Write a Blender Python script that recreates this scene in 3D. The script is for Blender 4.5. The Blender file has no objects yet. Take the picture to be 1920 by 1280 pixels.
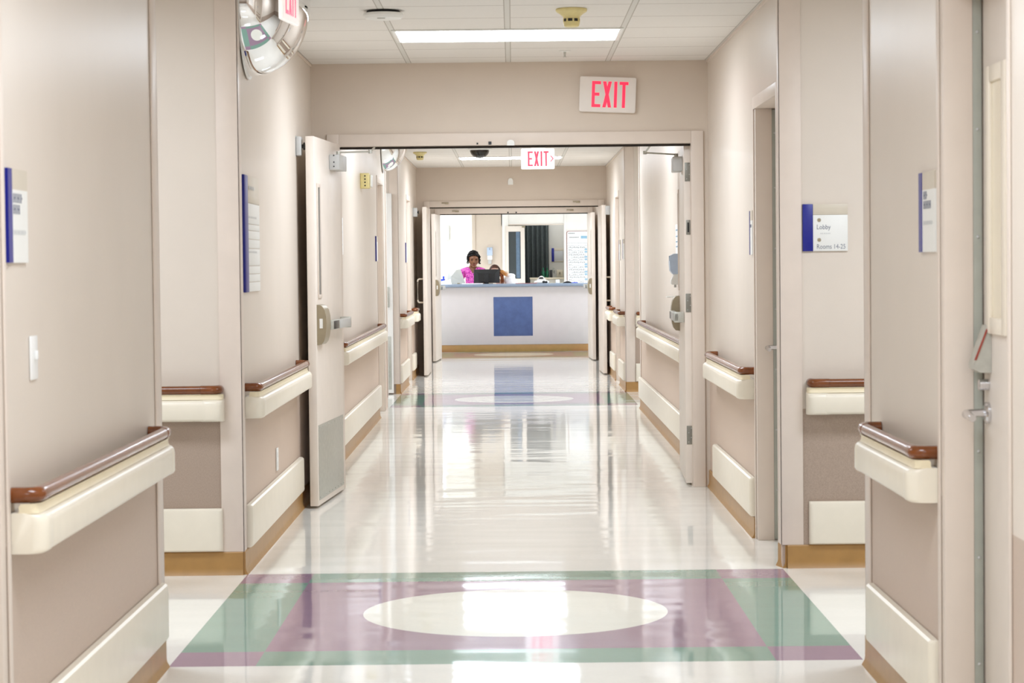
import bpy, bmesh, math, random
from mathutils import Vector, Matrix

random.seed(7)
C = bpy.context.scene.collection
PI = math.pi

# ------------------------------------------------------------------ layout
F_PX = 4236.0            # focal length in pixels of the 1920 frame
EYE = 1.391
CEIL = 2.6215
XL, XR = -1.23, 1.205    # corridor wall faces
YA, YB, YC = 13.90, 28.96, 33.0   # the three doorways
X1A, X1B = 7.82, 10.15   # first side corridor, left
X1RA, X1RB = 7.72, 10.18
X2A, X2B = 21.95, 24.25  # second side corridor
X2RA, X2RB = 21.45, 24.20
YBACK = 40.0

# ------------------------------------------------------------------ materials
def lin(c):
    return tuple(((v / 255) / 12.92 if v / 255 <= 0.04045 else ((v / 255 + 0.055) / 1.055) ** 2.4) for v in c) + (1.0,)

MATS = {}
def mat(name, rgb, rough=0.5, metal=0.0, spec=0.5, noise=0.0, nscale=20.0, bump=0.0, bscale=200.0, coat=0.0, emit=None, estr=0.0, trans=0.0, alpha=1.0):
    m = bpy.data.materials.new(name); m.use_nodes = True
    nt = m.node_tree; b = nt.nodes['Principled BSDF']
    b.inputs['Base Color'].default_value = lin(rgb)
    b.inputs['Roughness'].default_value = rough
    b.inputs['Metallic'].default_value = metal
    b.inputs['Specular IOR Level'].default_value = spec
    b.inputs['Coat Weight'].default_value = coat
    b.inputs['Coat Roughness'].default_value = 0.08
    b.inputs['Transmission Weight'].default_value = trans
    if emit is not None:
        b.inputs['Emission Color'].default_value = lin(emit); b.inputs['Emission Strength'].default_value = estr
    if noise or bump:
        tc = nt.nodes.new('ShaderNodeTexCoord')
    if noise:
        n = nt.nodes.new('ShaderNodeTexNoise'); n.inputs['Scale'].default_value = nscale; n.inputs['Detail'].default_value = 4
        r = nt.nodes.new('ShaderNodeValToRGB')
        lo = [max(0, v * (1 - noise)) for v in rgb]; hi = [min(255, v * (1 + noise)) for v in rgb]
        r.color_ramp.elements[0].position = 0.3; r.color_ramp.elements[0].color = lin(lo)
        r.color_ramp.elements[1].position = 0.7; r.color_ramp.elements[1].color = lin(hi)
        nt.links.new(tc.outputs['Object'], n.inputs['Vector']); nt.links.new(n.outputs['Fac'], r.inputs['Fac'])
        nt.links.new(r.outputs['Color'], b.inputs['Base Color'])
    if bump:
        n2 = nt.nodes.new('ShaderNodeTexNoise'); n2.inputs['Scale'].default_value = bscale; n2.inputs['Detail'].default_value = 2
        bp = nt.nodes.new('ShaderNodeBump'); bp.inputs['Strength'].default_value = bump; bp.inputs['Distance'].default_value = 0.002
        nt.links.new(tc.outputs['Object'], n2.inputs['Vector']); nt.links.new(n2.outputs['Fac'], bp.inputs['Height'])
        nt.links.new(bp.outputs['Normal'], b.inputs['Normal'])
    MATS[name] = m
    return m

M_UP = mat('wall_sheet_cream', (217, 206, 194), 0.36, spec=0.28, noise=0.008, nscale=3, bump=0.10, bscale=90)
M_LOW = mat('wall_fabric_taupe', (168, 149, 134), 0.42, noise=0.05, nscale=220, bump=0.25, bscale=300)
M_HEAD = mat('header_paint_beige', (209, 195, 180), 0.5, noise=0.008, nscale=4, bump=0.08, bscale=150)
M_WHITE = mat('white_paint', (240, 238, 234), 0.5, noise=0.01, nscale=5)
M_DOOR = mat('door_paint_cream', (230, 220, 210), 0.40, spec=0.3, noise=0.01, nscale=8)
M_FRAME = mat('frame_paint', (220, 207, 195), 0.40, spec=0.3, noise=0.008, nscale=8)
M_GUARD = mat('corner_vinyl', (222, 208, 196), 0.4, spec=0.3, noise=0.01, nscale=10)
M_RAIL = mat('rail_vinyl_cream', (236, 228, 211), 0.32, noise=0.01, nscale=12)
M_NECK = mat('rail_neck_yellow', (232, 219, 188), 0.35, noise=0.01, nscale=12)
M_GRIP = mat('grip_brown', (116, 60, 17), 0.22, noise=0.10, nscale=18, coat=0.2)
M_BASE = mat('cove_base_tan', (170, 130, 76), 0.35, noise=0.03, nscale=14)
M_STEEL = mat('brushed_steel', (190, 190, 182), 0.42, metal=0.5, noise=0.03, nscale=40)
M_HINGE = mat('hinge_steel', (140, 138, 130), 0.42, metal=0.6, noise=0.03, nscale=40)
M_CHROME = mat('chrome', (215, 215, 218), 0.10, metal=1.0, noise=0.01, nscale=10)
M_BRONZE = mat('painted_hardware_taupe', (158, 146, 122), 0.38, metal=0.4, noise=0.02, nscale=30)
M_GREYPL = mat('grey_plastic', (190, 190, 188), 0.45, noise=0.015, nscale=20)
M_SEAL = mat('seal_grey_metal', (164, 166, 156), 0.45, noise=0.02, nscale=20)
M_BLACK = mat('black_plastic', (22, 22, 24), 0.35, noise=0.05, nscale=20)
M_DARK = mat('dark_gap', (40, 32, 24), 0.7, noise=0.05, nscale=20)
M_BLUE = mat('sign_blue', (10, 22, 130), 0.35, noise=0.02, nscale=20)
M_SIGNW = mat('sign_white', (232, 232, 228), 0.4, noise=0.006, nscale=10)
M_SIGNB = mat('sign_beige', (205, 195, 178), 0.4, noise=0.01, nscale=10)
M_INK = mat('sign_ink', (120, 124, 140), 0.5, noise=0.02, nscale=20)
M_INKF = mat('sign_ink_faint', (205, 206, 205), 0.5, noise=0.02, nscale=20)
M_PLATE = mat('switch_white', (238, 238, 236), 0.35, noise=0.006, nscale=10)
M_YEL = mat('aged_yellow_plastic', (222, 207, 146), 0.42, noise=0.03, nscale=25)
M_WPL = mat('white_plastic', (236, 236, 232), 0.38, noise=0.01, nscale=15)
M_RED = mat('exit_red', (200, 20, 50), 0.4, emit=(255, 40, 78), estr=1.0, noise=0.0)
M_RED2 = mat('exit_red_pale', (215, 30, 60), 0.4, emit=(255, 46, 76), estr=0.8)
M_REDGLOW = mat('exit_red_side', (200, 20, 50), 0.4, emit=(255, 60, 80), estr=3.0)
M_EXITW = mat('exit_white_face', (228, 220, 212), 0.45, noise=0.008, nscale=12)
M_EXITLIT = mat('exit_white_lit_face', (245, 243, 240), 0.45, emit=(255, 250, 246), estr=0.35)
M_LAMP = mat('lamp_lens', (250, 250, 250), 0.5, emit=(234, 244, 255), estr=22.5)
M_LAMPB = mat('lamp_lens_inner', (250, 250, 250), 0.5, emit=(234, 244, 255), estr=31.0)
M_LAMPN = mat('lamp_lens_station', (250, 250, 250), 0.5, emit=(236, 245, 255), estr=27.0)
M_MIRROR = mat('mirror_acrylic', (236, 236, 236), 0.015, metal=1.0, noise=0.004, nscale=2)
M_CFRONT = mat('counter_laminate', (208, 201, 201), 0.4, noise=0.008, nscale=8)
M_CTOP = mat('counter_edge_blue_grey', (138, 152, 172), 0.35, noise=0.02, nscale=25)
M_CBLUE = mat('counter_square_blue', (72, 92, 140), 0.4, noise=0.06, nscale=12)
M_GLASSD = mat('dark_glass', (70, 76, 78), 0.08, noise=0.03, nscale=3)
M_CURT = mat('curtain_slate', (104, 112, 110), 0.8, noise=0.06, nscale=30)
M_CURT2 = mat('curtain_blue_grey', (96, 116, 138), 0.8, noise=0.05, nscale=30)
M_ROOMD = mat('room_grey_wall', (204, 200, 190), 0.6, noise=0.01, nscale=5)
M_SKIN = mat('skin_brown', (132, 84, 54), 0.45, noise=0.03, nscale=30)
M_SKIN2 = mat('skin_light', (226, 184, 160), 0.45, noise=0.02, nscale=30)
M_LIP = mat('lip', (120, 52, 48), 0.4, noise=0.02, nscale=30)
M_EYEW = mat('eye_dark', (36, 22, 16), 0.3, noise=0.02, nscale=30)
M_HAIRK = mat('hair_black', (20, 16, 15), 0.6, spec=0.2, noise=0.15, nscale=60)
M_HAIRB = mat('hair_brown', (64, 36, 22), 0.6, spec=0.2, noise=0.2, nscale=60)
M_HAIRG = mat('hair_auburn', (122, 66, 34), 0.55, spec=0.25, noise=0.3, nscale=45)
M_HAIRY = mat('hair_blond', (200, 142, 78), 0.4, noise=0.2, nscale=60)
M_PURPLE = mat('purple_cloth', (62, 40, 130), 0.7, noise=0.05, nscale=40)
M_JACKET = mat('white_fleece', (240, 242, 246), 0.85, noise=0.01, nscale=40, bump=0.3, bscale=60)
M_PANTS = mat('magenta_cloth', (160, 40, 130), 0.8, noise=0.05, nscale=40)
M_PAPER = mat('paper_white', (246, 246, 246), 0.6, noise=0.006, nscale=10)
M_TERM = mat('putty_plastic', (190, 190, 183), 0.45, noise=0.01, nscale=15)
M_BLUEP = mat('blue_plastic', (30, 70, 210), 0.35, noise=0.03, nscale=15)
M_GREEN = mat('green_glass', (14, 92, 62), 0.12, noise=0.08, nscale=20)
M_REDP = mat('red_paper', (168, 92, 90), 0.6, noise=0.03, nscale=20)
M_DISP = mat('dispenser_blue', (188, 204, 226), 0.25, noise=0.02, nscale=20)
M_BEIGEP = mat('beige_plastic', (224, 212, 188), 0.45, noise=0.01, nscale=15)
M_BOARDL = mat('board_line', (84, 88, 96), 0.5, noise=0.02, nscale=20)
M_BOARDB = mat('board_blue_ink', (140, 180, 205), 0.5, noise=0.02, nscale=20)
M_BOARDT = mat('board_trim_red', (158, 104, 96), 0.5, noise=0.02, nscale=20)
M_PANEL = mat('lite_trim', (232, 222, 206), 0.3, noise=0.008, nscale=10)
M_LITE = mat('lite_glass_cream', (232, 222, 200), 0.15, noise=0.01, nscale=4)
M_REDST = mat('red_stripe', (150, 60, 48), 0.4, noise=0.03, nscale=20)

# pink floral scrub cloth
def scrub_mat():
    m = mat('scrub_floral_pink', (205, 70, 170), 0.8); nt = m.node_tree; b = nt.nodes['Principled BSDF']
    tc = nt.nodes.new('ShaderNodeTexCoord'); v = nt.nodes.new('ShaderNodeTexVoronoi'); v.inputs['Scale'].default_value = 22
    n = nt.nodes.new('ShaderNodeTexNoise'); n.inputs['Scale'].default_value = 34; n.inputs['Detail'].default_value = 3
    r = nt.nodes.new('ShaderNodeValToRGB'); r.color_ramp.interpolation = 'CONSTANT'
    e = r.color_ramp.elements; e[0].position = 0; e[0].color = lin((150, 40, 150)); e[1].position = 0.40; e[1].color = lin((205, 60, 160))
    for p, c in ((0.50, (226, 120, 200)), (0.58, (206, 70, 170)), (0.66, (120, 70, 160))):
        k = e.new(p); k.color = lin(c)
    nt.links.new(tc.outputs['Object'], n.inputs['Vector']); nt.links.new(n.outputs['Fac'], r.inputs['Fac'])
    nt.links.new(r.outputs['Color'], b.inputs['Base Color'])
    return m
M_SCRUB = scrub_mat()
for _m, _w in ((M_LOW, .60),):
    _b = _m.node_tree.nodes['Principled BSDF']; _b.inputs['Sheen Weight'].default_value = _w; _b.inputs['Sheen Roughness'].default_value = .35; _b.inputs['Sheen Tint'].default_value = lin((255, 232, 214))

def N(nt, t, **kw):
    n = nt.nodes.new(t)
    for k, v in kw.items(): setattr(n, k, v)
    return n
def MA(nt, op, a, b=None, c=None):
    n = nt.nodes.new('ShaderNodeMath'); n.operation = op
    for i, v in enumerate((a, b, c)):
        if v is None: continue
        if isinstance(v, (int, float)): n.inputs[i].default_value = v
        else: nt.links.new(v, n.inputs[i])
    return n.outputs[0]
def MIXC(nt, fac, a, b):
    n = nt.nodes.new('ShaderNodeMix'); n.data_type = 'RGBA'
    nt.links.new(fac, n.inputs[0])
    for s, v in ((6, a), (7, b)):
        if isinstance(v, tuple): n.inputs[s].default_value = v
        else: nt.links.new(v, n.inputs[s])
    return n.outputs[2]

def floor_mat():
    m = bpy.data.materials.new('floor_polished_vinyl_tile'); m.use_nodes = True
    nt = m.node_tree; b = nt.nodes['Principled BSDF']
    tc = N(nt, 'ShaderNodeTexCoord'); sp = N(nt, 'ShaderNodeSeparateXYZ'); nt.links.new(tc.outputs['Object'], sp.inputs[0])
    x, y = sp.outputs[0], sp.outputs[1]
    dx = MA(nt, 'ABSOLUTE', MA(nt, 'SUBTRACT', x, -0.005))
    dys = [MA(nt, 'ABSOLUTE', MA(nt, 'SUBTRACT', y, c)) for c in (8.985, 23.10, 34.40)]
    dy = MA(nt, 'MINIMUM', MA(nt, 'MINIMUM', dys[0], dys[1]), dys[2])
    hx, hy = 1.208, 1.17
    inside = MA(nt, 'MULTIPLY', MA(nt, 'LESS_THAN', dx, hx), MA(nt, 'LESS_THAN', dy, hy))
    rx = MA(nt, 'GREATER_THAN', dx, hx - 0.302); ry = MA(nt, 'GREATER_THAN', dy, hy - 0.292)
    green = MA(nt, 'ABSOLUTE', MA(nt, 'SUBTRACT', rx, ry))
    r2 = MA(nt, 'SQRT', MA(nt, 'ADD', MA(nt, 'POWER', dx, 2.0), MA(nt, 'POWER', dy, 2.0)))
    circ = MA(nt, 'LESS_THAN', r2, 0.607)
    # tile-to-tile tone and speckle
    sp1 = N(nt, 'ShaderNodeTexNoise'); sp1.inputs['Scale'].default_value = 45; sp1.inputs['Detail'].default_value = 2
    nt.links.new(tc.outputs['Object'], sp1.inputs['Vector'])
    fl = N(nt, 'ShaderNodeVectorMath', operation='SNAP'); fl.inputs[1].default_value = (0.305, 0.2925, 1)
    cb = N(nt, 'ShaderNodeCombineXYZ'); nt.links.new(x, cb.inputs[0]); nt.links.new(y, cb.inputs[1]); cb.inputs[2].default_value = 0.5
    nt.links.new(cb.outputs[0], fl.inputs[0])
    wn = N(nt, 'ShaderNodeTexWhiteNoise'); nt.links.new(fl.outputs[0], wn.inputs['Vector'])
    tone = MA(nt, 'ADD', MA(nt, 'MULTIPLY', sp1.outputs['Fac'], 0.07), MA(nt, 'MULTIPLY', wn.outputs['Value'], 0.02))
    tone = MA(nt, 'ADD', tone, 0.955)
    white = lin((243, 242, 236)); g = lin((130, 166, 152)); p = lin((162, 136, 156))
    col = MIXC(nt, green, p, g)
    col = MIXC(nt, circ, col, lin((242, 242, 232)))
    col = MIXC(nt, inside, white, col)
    mul = N(nt, 'ShaderNodeVectorMath', operation='SCALE'); nt.links.new(col, mul.inputs[0]); nt.links.new(tone, mul.inputs['Scale'])
    nt.links.new(mul.outputs[0], b.inputs['Base Color'])
    b.inputs['Roughness'].default_value = 0.06
    b.inputs['Specular IOR Level'].default_value = 0.72
    # gentle waviness of the wax film
    mp = N(nt, 'ShaderNodeMapping'); mp.inputs['Scale'].default_value = (0.75, 2.1, 1)
    nt.links.new(tc.outputs['Object'], mp.inputs['Vector'])
    n1 = N(nt, 'ShaderNodeTexNoise'); n1.inputs['Scale'].default_value = 1.5; n1.inputs['Detail'].default_value = 1.2; n1.inputs['Roughness'].default_value = 0.55
    nt.links.new(mp.outputs[0], n1.inputs['Vector'])
    bp = N(nt, 'ShaderNodeBump'); bp.inputs['Strength'].default_value = 1.0; bp.inputs['Distance'].default_value = 0.0026
    nt.links.new(n1.outputs['Fac'], bp.inputs['Height']); nt.links.new(bp.outputs['Normal'], b.inputs['Normal'])
    return m
M_FLOOR = floor_mat()

def ceil_mat():
    m = bpy.data.materials.new('ceiling_acoustic_tile'); m.use_nodes = True
    nt = m.node_tree; b = nt.nodes['Principled BSDF']
    tc = N(nt, 'ShaderNodeTexCoord'); sp = N(nt, 'ShaderNodeSeparateXYZ'); nt.links.new(tc.outputs['Object'], sp.inputs[0])
    def dist(v, off, pitch):
        f = MA(nt, 'FRACT', MA(nt, 'ADD', MA(nt, 'DIVIDE', MA(nt, 'SUBTRACT', v, off), pitch), 100.5))
        return MA(nt, 'MULTIPLY', MA(nt, 'ABSOLUTE', MA(nt, 'SUBTRACT', f, 0.5)), pitch)
    dx = dist(sp.outputs[0], -0.016, 0.6096); dy = dist(sp.outputs[1], 13.02, 0.543)
    bar = MA(nt, 'LESS_THAN', dx, 0.012)
    edge = MA(nt, 'MULTIPLY', MA(nt, 'LESS_THAN', dx, 0.017), MA(nt, 'GREATER_THAN', dx, 0.012))
    row = MA(nt, 'LESS_THAN', dy, 0.006)
    sn = N(nt, 'ShaderNodeTexNoise'); sn.inputs['Scale'].default_value = 120; sn.inputs['Detail'].default_value = 3
    nt.links.new(tc.outputs['Object'], sn.inputs['Vector'])
    tile = MIXC(nt, sn.outputs['Fac'], lin((224, 220, 214)), lin((233, 230, 225)))
    col = MIXC(nt, row, tile, lin((182, 175, 166)))
    col = MIXC(nt, edge, col, lin((178, 172, 162)))
    col = MIXC(nt, bar, col, lin((216, 214, 208)))
    nt.links.new(col, b.inputs['Base Color']); b.inputs['Roughness'].default_value = 0.75
    return m
M_CEIL = ceil_mat()

# ------------------------------------------------------------------ mesh helpers
def nb(): return bmesh.new()

def quad(bm, pts, mi=0):
    f = bm.faces.new([bm.verts.new(p) for p in pts]); f.material_index = mi; return f

def box(bm, x0, x1, y0, y1, z0, z1, bev=0.0, seg=2, mi=0, M=None):
    if x1 < x0: x0, x1 = x1, x0
    if y1 < y0: y0, y1 = y1, y0
    if z1 < z0: z0, z1 = z1, z0
    r = bmesh.ops.create_cube(bm, size=1.0)
    vs = r['verts']
    for v in vs:
        v.co = Vector(((x0 + x1) / 2 + v.co.x * (x1 - x0), (y0 + y1) / 2 + v.co.y * (y1 - y0), (z0 + z1) / 2 + v.co.z * (z1 - z0)))
    fs = {f for v in vs for f in v.link_faces}
    for f in fs: f.material_index = mi
    if bev > 0:
        es = {e for v in vs for e in v.link_edges}
        bev = min(bev, 0.45 * min(x1 - x0, y1 - y0, z1 - z0))
        r = bmesh.ops.bevel(bm, geom=list(es), offset=bev, segments=seg, affect='EDGES', profile=0.5)
        vs = set(r['verts']) | {v for v in vs if v.is_valid}
    if M is not None:
        for v in set(vs): v.co = M @ v.co
    return vs

def tube(bm, pts, r, n=10, caps=True):
    pts = [Vector(p) for p in pts]; rings = []
    rs = r if isinstance(r, (list, tuple)) else [r] * len(pts)
    up = Vector((0, 0, 1))
    for i, p in enumerate(pts):
        d = (pts[min(i + 1, len(pts) - 1)] - pts[max(i - 1, 0)]).normalized()
        a = d.cross(up)
        if a.length < 1e-3: a = d.cross(Vector((1, 0, 0)))
        a.normalize(); b = d.cross(a).normalized()
        rings.append([bm.verts.new(p + rs[i] * (math.cos(t) * a + math.sin(t) * b)) for t in [2 * PI * k / n for k in range(n)]])
    for A, B in zip(rings, rings[1:]):
        for k in range(n):
            bm.faces.new((A[k], A[(k + 1) % n], B[(k + 1) % n], B[k]))
    if caps:
        bm.faces.new(rings[0][::-1]); bm.faces.new(rings[-1])

def lathe(bm, prof, c, n=32, axis='z'):
    c = Vector(c); rings = []
    for r, h in prof:
        ring = []
        for k in range(n):
            t = 2 * PI * k / n
            if axis == 'z': p = Vector((r * math.cos(t), r * math.sin(t), h))
            elif axis == 'x': p = Vector((h, r * math.cos(t), r * math.sin(t)))
            else: p = Vector((r * math.cos(t), h, r * math.sin(t)))
            ring.append(bm.verts.new(c + p))
        rings.append(ring)
    for A, B in zip(rings, rings[1:]):
        for k in range(n): bm.faces.new((A[k], A[(k + 1) % n], B[(k + 1) % n], B[k]))
    bm.faces.new(rings[0][::-1]); bm.faces.new(rings[-1])

def prism(bm, poly, d0, d1, fn, mi=0):
    """extrude a 2-D polygon between depths d0 and d1; fn(u, v, d) -> point"""
    a = [bm.verts.new(fn(u, v, d0)) for u, v in poly]; b = [bm.verts.new(fn(u, v, d1)) for u, v in poly]
    n = len(poly)
    fs = [bm.faces.new(a[::-1]), bm.faces.new(b)]
    for k in range(n): fs.append(bm.faces.new((a[k], a[(k + 1) % n], b[(k + 1) % n], b[k])))
    for f in fs: f.material_index = mi

def ball(bm, c, r, sub=2, sc=(1, 1, 1)):
    g = bmesh.ops.create_icosphere(bm, subdivisions=sub, radius=1.0)
    for v in g['verts']: v.co = Vector(c) + Vector((v.co.x * r * sc[0], v.co.y * r * sc[1], v.co.z * r * sc[2]))
    return g['verts']

def obj(name, bm, m, parent=None, smooth=None, label=None, free=False):
    bmesh.ops.recalc_face_normals(bm, faces=bm.faces)
    me = bpy.data.meshes.new(name); bm.to_mesh(me); bm.free()
    for k in (m if isinstance(m, (list, tuple)) else [m]): me.materials.append(k)
    o = bpy.data.objects.new(name, me); C.objects.link(o)
    if smooth is None: smooth = 35
    if smooth:
        for p in me.polygons: p.use_smooth = True
        try: me.set_sharp_from_angle(angle=math.radians(smooth))
        except Exception: pass
    if parent is not None:
        off = root_of(parent)['_loc']
        me.transform(Matrix.Translation(-Vector(off)))
        o.parent = parent
    if label: o['label'] = label
    return o

def root_of(o):
    while o.parent is not None: o = o.parent
    return o

LOCS = []
def thing(name, label, cat, loc, group=None, kind=None):
    o = bpy.data.objects.new(name, None); C.objects.link(o); o.empty_display_size = 0.1
    o.location = loc; o['_loc'] = tuple(loc); LOCS.append(o)
    o['label'] = label; o['category'] = cat
    if group: o['group'] = group
    if kind: o['kind'] = kind
    return o

def tag(o, label, cat, group=None, kind=None):
    o['label'] = label; o['category'] = cat
    if group: o['group'] = group
    if kind: o['kind'] = kind
    return o

def struct(name, bm, m, label, cat, smooth=30):
    o = obj(name, bm, m, smooth=smooth); tag(o, label, cat, kind='structure'); return o

def dup(root, delta, label):
    r = root.copy(); C.objects.link(r); r.location = root.location + Vector(delta); r['label'] = label; LOCS.append(r)
    for ch in list(root.children):
        c = ch.copy(); C.objects.link(c); c.parent = r
        for g in ch.children:
            d = g.copy(); C.objects.link(d); d.parent = c
    return r

def text_bm(bm, s, size, fn, d=0.0004, width=1.0):
    cu = bpy.data.curves.new('t', 'FONT'); cu.body = s; cu.size = size; cu.extrude = 0.0; cu.resolution_u = 3
    o = bpy.data.objects.new('t', cu); C.objects.link(o)
    bpy.context.view_layer.update()
    me = bpy.data.meshes.new_from_object(o.evaluated_get(bpy.context.evaluated_depsgraph_get()))
    bpy.data.objects.remove(o); bpy.data.curves.remove(cu)
    vs = [bm.verts.new(fn(v.co.x * width, v.co.y, d)) for v in me.vertices]
    for p in me.polygons:
        try: bm.faces.new([vs[i] for i in p.vertices])
        except ValueError: pass
    bpy.data.meshes.remove(me)

# ------------------------------------------------------------------ walls
WZ = 0.72    # where the fabric wainscot stops and the smooth sheet starts
def wall_box(bm, x0, x1, y0, y1, z0=0.0, z1=CEIL + 0.10, split=True):
    if split:
        box(bm, x0, x1, y0, y1, z0, WZ, mi=1); box(bm, x0, x1, y0, y1, WZ, z1, mi=0)
    else: box(bm, x0, x1, y0, y1, z0, z1, mi=0)

T = 0.14
def wall(name, x0, x1, y0, y1, label, z0=0.0, split=True, mats=None, z1=CEIL + 0.10):
    bm = nb(); wall_box(bm, x0, x1, y0, y1, z0, z1, split)
    return struct(name, bm, mats or [M_UP, M_LOW], label, 'wall', smooth=0)

FAR = 6.2
# left side
wall('wall_left', XL - T, XL, -6, 4.45, 'left corridor wall behind the viewpoint, before the near left doorway')
wall('wall_left', XL - T, XL, 5.43, X1A, 'near left cream wall with the switch plate, before the first side corridor')
wall('wall_left', XL - T, XL, X1B, X2A - 1.42, 'left cream wall between the first side corridor and the second')
wall('wall_left', XL - T, XL, X2A - 0.50, X2A, 'short left wall end beyond the recessed door, at the second side corridor')
wall('wall_left', XL - T, XL, X2B, 26.2, 'left wall just past the second side corridor')
wall('wall_left', XL - T, XL, 27.1, YB, 'left wall piece behind the far open door leaf')
# right side
wall('wall_right', XR, XR + T, -6, 5.49, 'right corridor wall at the frame edge, before the near right doorway')
wall('wall_right', XR, XR + T, 6.37, X1RA, 'near right cream wall between the near doorway and the first side corridor')
wall('wall_right', XR, XR + T, X1RB, 10.30, 'narrow right wall strip at the side corridor corner by the grey-edged door')
wall('wall_right', XR, XR + T, 11.25, X2RA, 'right cream wall behind the double doors up to the second side corridor')
wall('wall_right', XR, XR + T, X2RB, 25.6, 'right wall just past the second side corridor')
wall('wall_right', XR, XR + T, 26.5, YB, 'right wall piece behind the far open door leaf')
# over the recessed doors
HZ = 2.14
for (nm, x0, x1, y0, y1, w) in (('wall_left', XL - T, XL, 4.45, 5.43, 'over the near left doorway'),
                                ('wall_left', XL - T, XL, X2A - 1.42, X2A - 0.50, 'over the recessed left door before the second side corridor'),
                                ('wall_left', XL - T, XL, 26.2, 27.1, 'over the last recessed left door'),
                                ('wall_right', XR, XR + T, 5.49, 6.37, 'over the near right doorway'),
                                ('wall_right', XR, XR + T, 10.30, 11.25, 'over the grey-edged right door'),
                                ('wall_right', XR, XR + T, 25.6, 26.5, 'over the last recessed right door')):
    wall(nm, x0, x1, y0, y1, 'cream wall panel ' + w, z0=HZ + 0.03, split=False)
# side corridors: near and far faces
wall('wall_far', -FAR, XL - T, X1B, X1B + T, 'far wall of the left side corridor, cream over taupe fabric')
wall('wall_far', XR + T, FAR, X1RB, X1RB + T, 'far wall of the right side corridor behind the blue-striped Lobby sign')
wall('wall_near', -FAR, XL - T, X1A - T, X1A, 'near wall of the left side corridor, facing away')
wall('wall_near', XR + T, FAR, X1RA - T, X1RA, 'near wall of the right side corridor, facing away')
wall('wall_far', -FAR, XL - T, X2B, X2B + T, 'far wall of the second left side corridor')
wall('wall_far', XR + T, FAR, X2RB, X2RB + T, 'far wall of the second right side corridor')
wall('wall_near', -FAR, XL - T, X2A - T, X2A, 'near wall of the second left side corridor, facing away')
wall('wall_near', XR + T, FAR, X2RA - T, X2RA, 'near wall of the second right side corridor, facing away')
wall('wall_left', -FAR - T, -FAR, X1A - T, X1B + T, 'end wall of the first left side corridor')
wall('wall_right', FAR, FAR + T, X1RA - T, X1RB + T, 'end wall of the first right side corridor')
wall('wall_left', -FAR - T, -FAR, X2A - T, X2B + T, 'end wall of the second left side corridor')
wall('wall_right', FAR, FAR + T, X2RA - T, X2RB + T, 'end wall of the second right side corridor')
wall('wall_back', XL - T, XR + T, -6 - T, -6, 'wall closing the corridor behind the viewpoint')
# header walls with the doorways
DXL, DXR = -1.06, 1.10
def header(Y, th, label, m=M_HEAD):
    bm = nb()
    box(bm, XL, XR, Y, Y + th, 2.13, CEIL + 0.08)
    box(bm, XL, DXL - 0.02, Y, Y + th, 0, 2.13); box(bm, DXR + 0.02, XR, Y, Y + th, 0, 2.13)
    struct('wall_front', bm, [m], label, 'wall', smooth=0)
header(YA, 0.16, 'beige wall over the near double doorway, carrying the tilted EXIT sign')
header(YB, 0.16, 'beige wall over the second double doorway')
header(YC, 0.16, 'beige wall over the third doorway, before the nurse station')
wall('wall_left', XL - T, XL, YB + 0.16, YC + 0.16, 'left wall of the short vestibule between the far doorways')
wall('wall_right', XR, XR + T, YB + 0.16, YC + 0.16, 'right wall of the short vestibule between the far doorways')
# nurse station room
SX = 3.6
bm = nb(); box(bm, -SX, XL - T, YC, YC + T, 0, CEIL + .1); struct('wall_front', bm, [M_WHITE], 'station wall left of the third doorway, facing away', 'wall')
bm = nb(); box(bm, XR + T, SX, YC, YC + T, 0, CEIL + .1); struct('wall_front', bm, [M_WHITE], 'station wall right of the third doorway, facing away', 'wall')
bm = nb(); box(bm, -SX - T, -SX, YC, 44.2, 0, CEIL + .1); struct('wall_left', bm, [M_WHITE], 'white left side wall of the nurse station', 'wall')
bm = nb(); box(bm, SX, SX + T, YC, 44.2, 0, CEIL + .1); struct('wall_right', bm, [M_WHITE], 'white right side wall of the nurse station', 'wall')
bm = nb(); box(bm, -SX, SX, 44.2, 44.2 + T, 0, CEIL + .1); struct('wall_far', bm, [M_WHITE], 'bright white wall deep behind the nurse station', 'wall')
bm = nb(); box(bm, -0.72, -0.186, YBACK, YBACK + T, 0, CEIL + .1); struct('wall_far', bm, [M_HEAD], 'beige wall behind the woman, carrying the pale blue dispenser', 'wall')
bm = nb(); box(bm, 0.905, SX, YBACK, YBACK + T, 0, CEIL + .1); struct('wall_far', bm, [M_WHITE], 'white wall behind the counter carrying the ruled whiteboard', 'wall')
bm = nb(); box(bm, -0.20, 0.905, YBACK, YBACK + T, 2.055, CEIL + .1); struct('wall_far', bm, [M_WHITE], 'white wall over the sliding glass room door', 'wall')
# patient room behind
bm = nb(); box(bm, -0.20 - .1, -0.20, YBACK + T, 44.2, 0, CEIL + .1); struct('wall_left', bm, [M_ROOMD], 'left partition of the dark patient room', 'wall')
bm = nb(); box(bm, 1.6, 1.7, YBACK + T, 44.2, 0, CEIL + .1); struct('wall_right', bm, [M_ROOMD], 'right partition of the dark patient room', 'wall')
bm = nb(); box(bm, 0.655, 1.6, 41.3, 41.4, 0, CEIL + .1); struct('wall_far', bm, [M_ROOMD], 'pale grey wall inside the patient room beside the dark curtain', 'wall')

# floor and ceiling
bm = nb(); box(bm, -FAR - .2, FAR + .2, -6.2, 44.4, -0.1, 0.0)
struct('floor', bm, [M_FLOOR], 'polished off-white tile floor with green and purple square medallions', 'floor', smooth=0)
bm = nb(); box(bm, -FAR - .2, FAR + .2, -6.2, 44.4, CEIL, CEIL + 0.14)
struct('ceiling', bm, [M_CEIL], 'white suspended tile ceiling over the corridor', 'ceiling', smooth=0)

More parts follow.
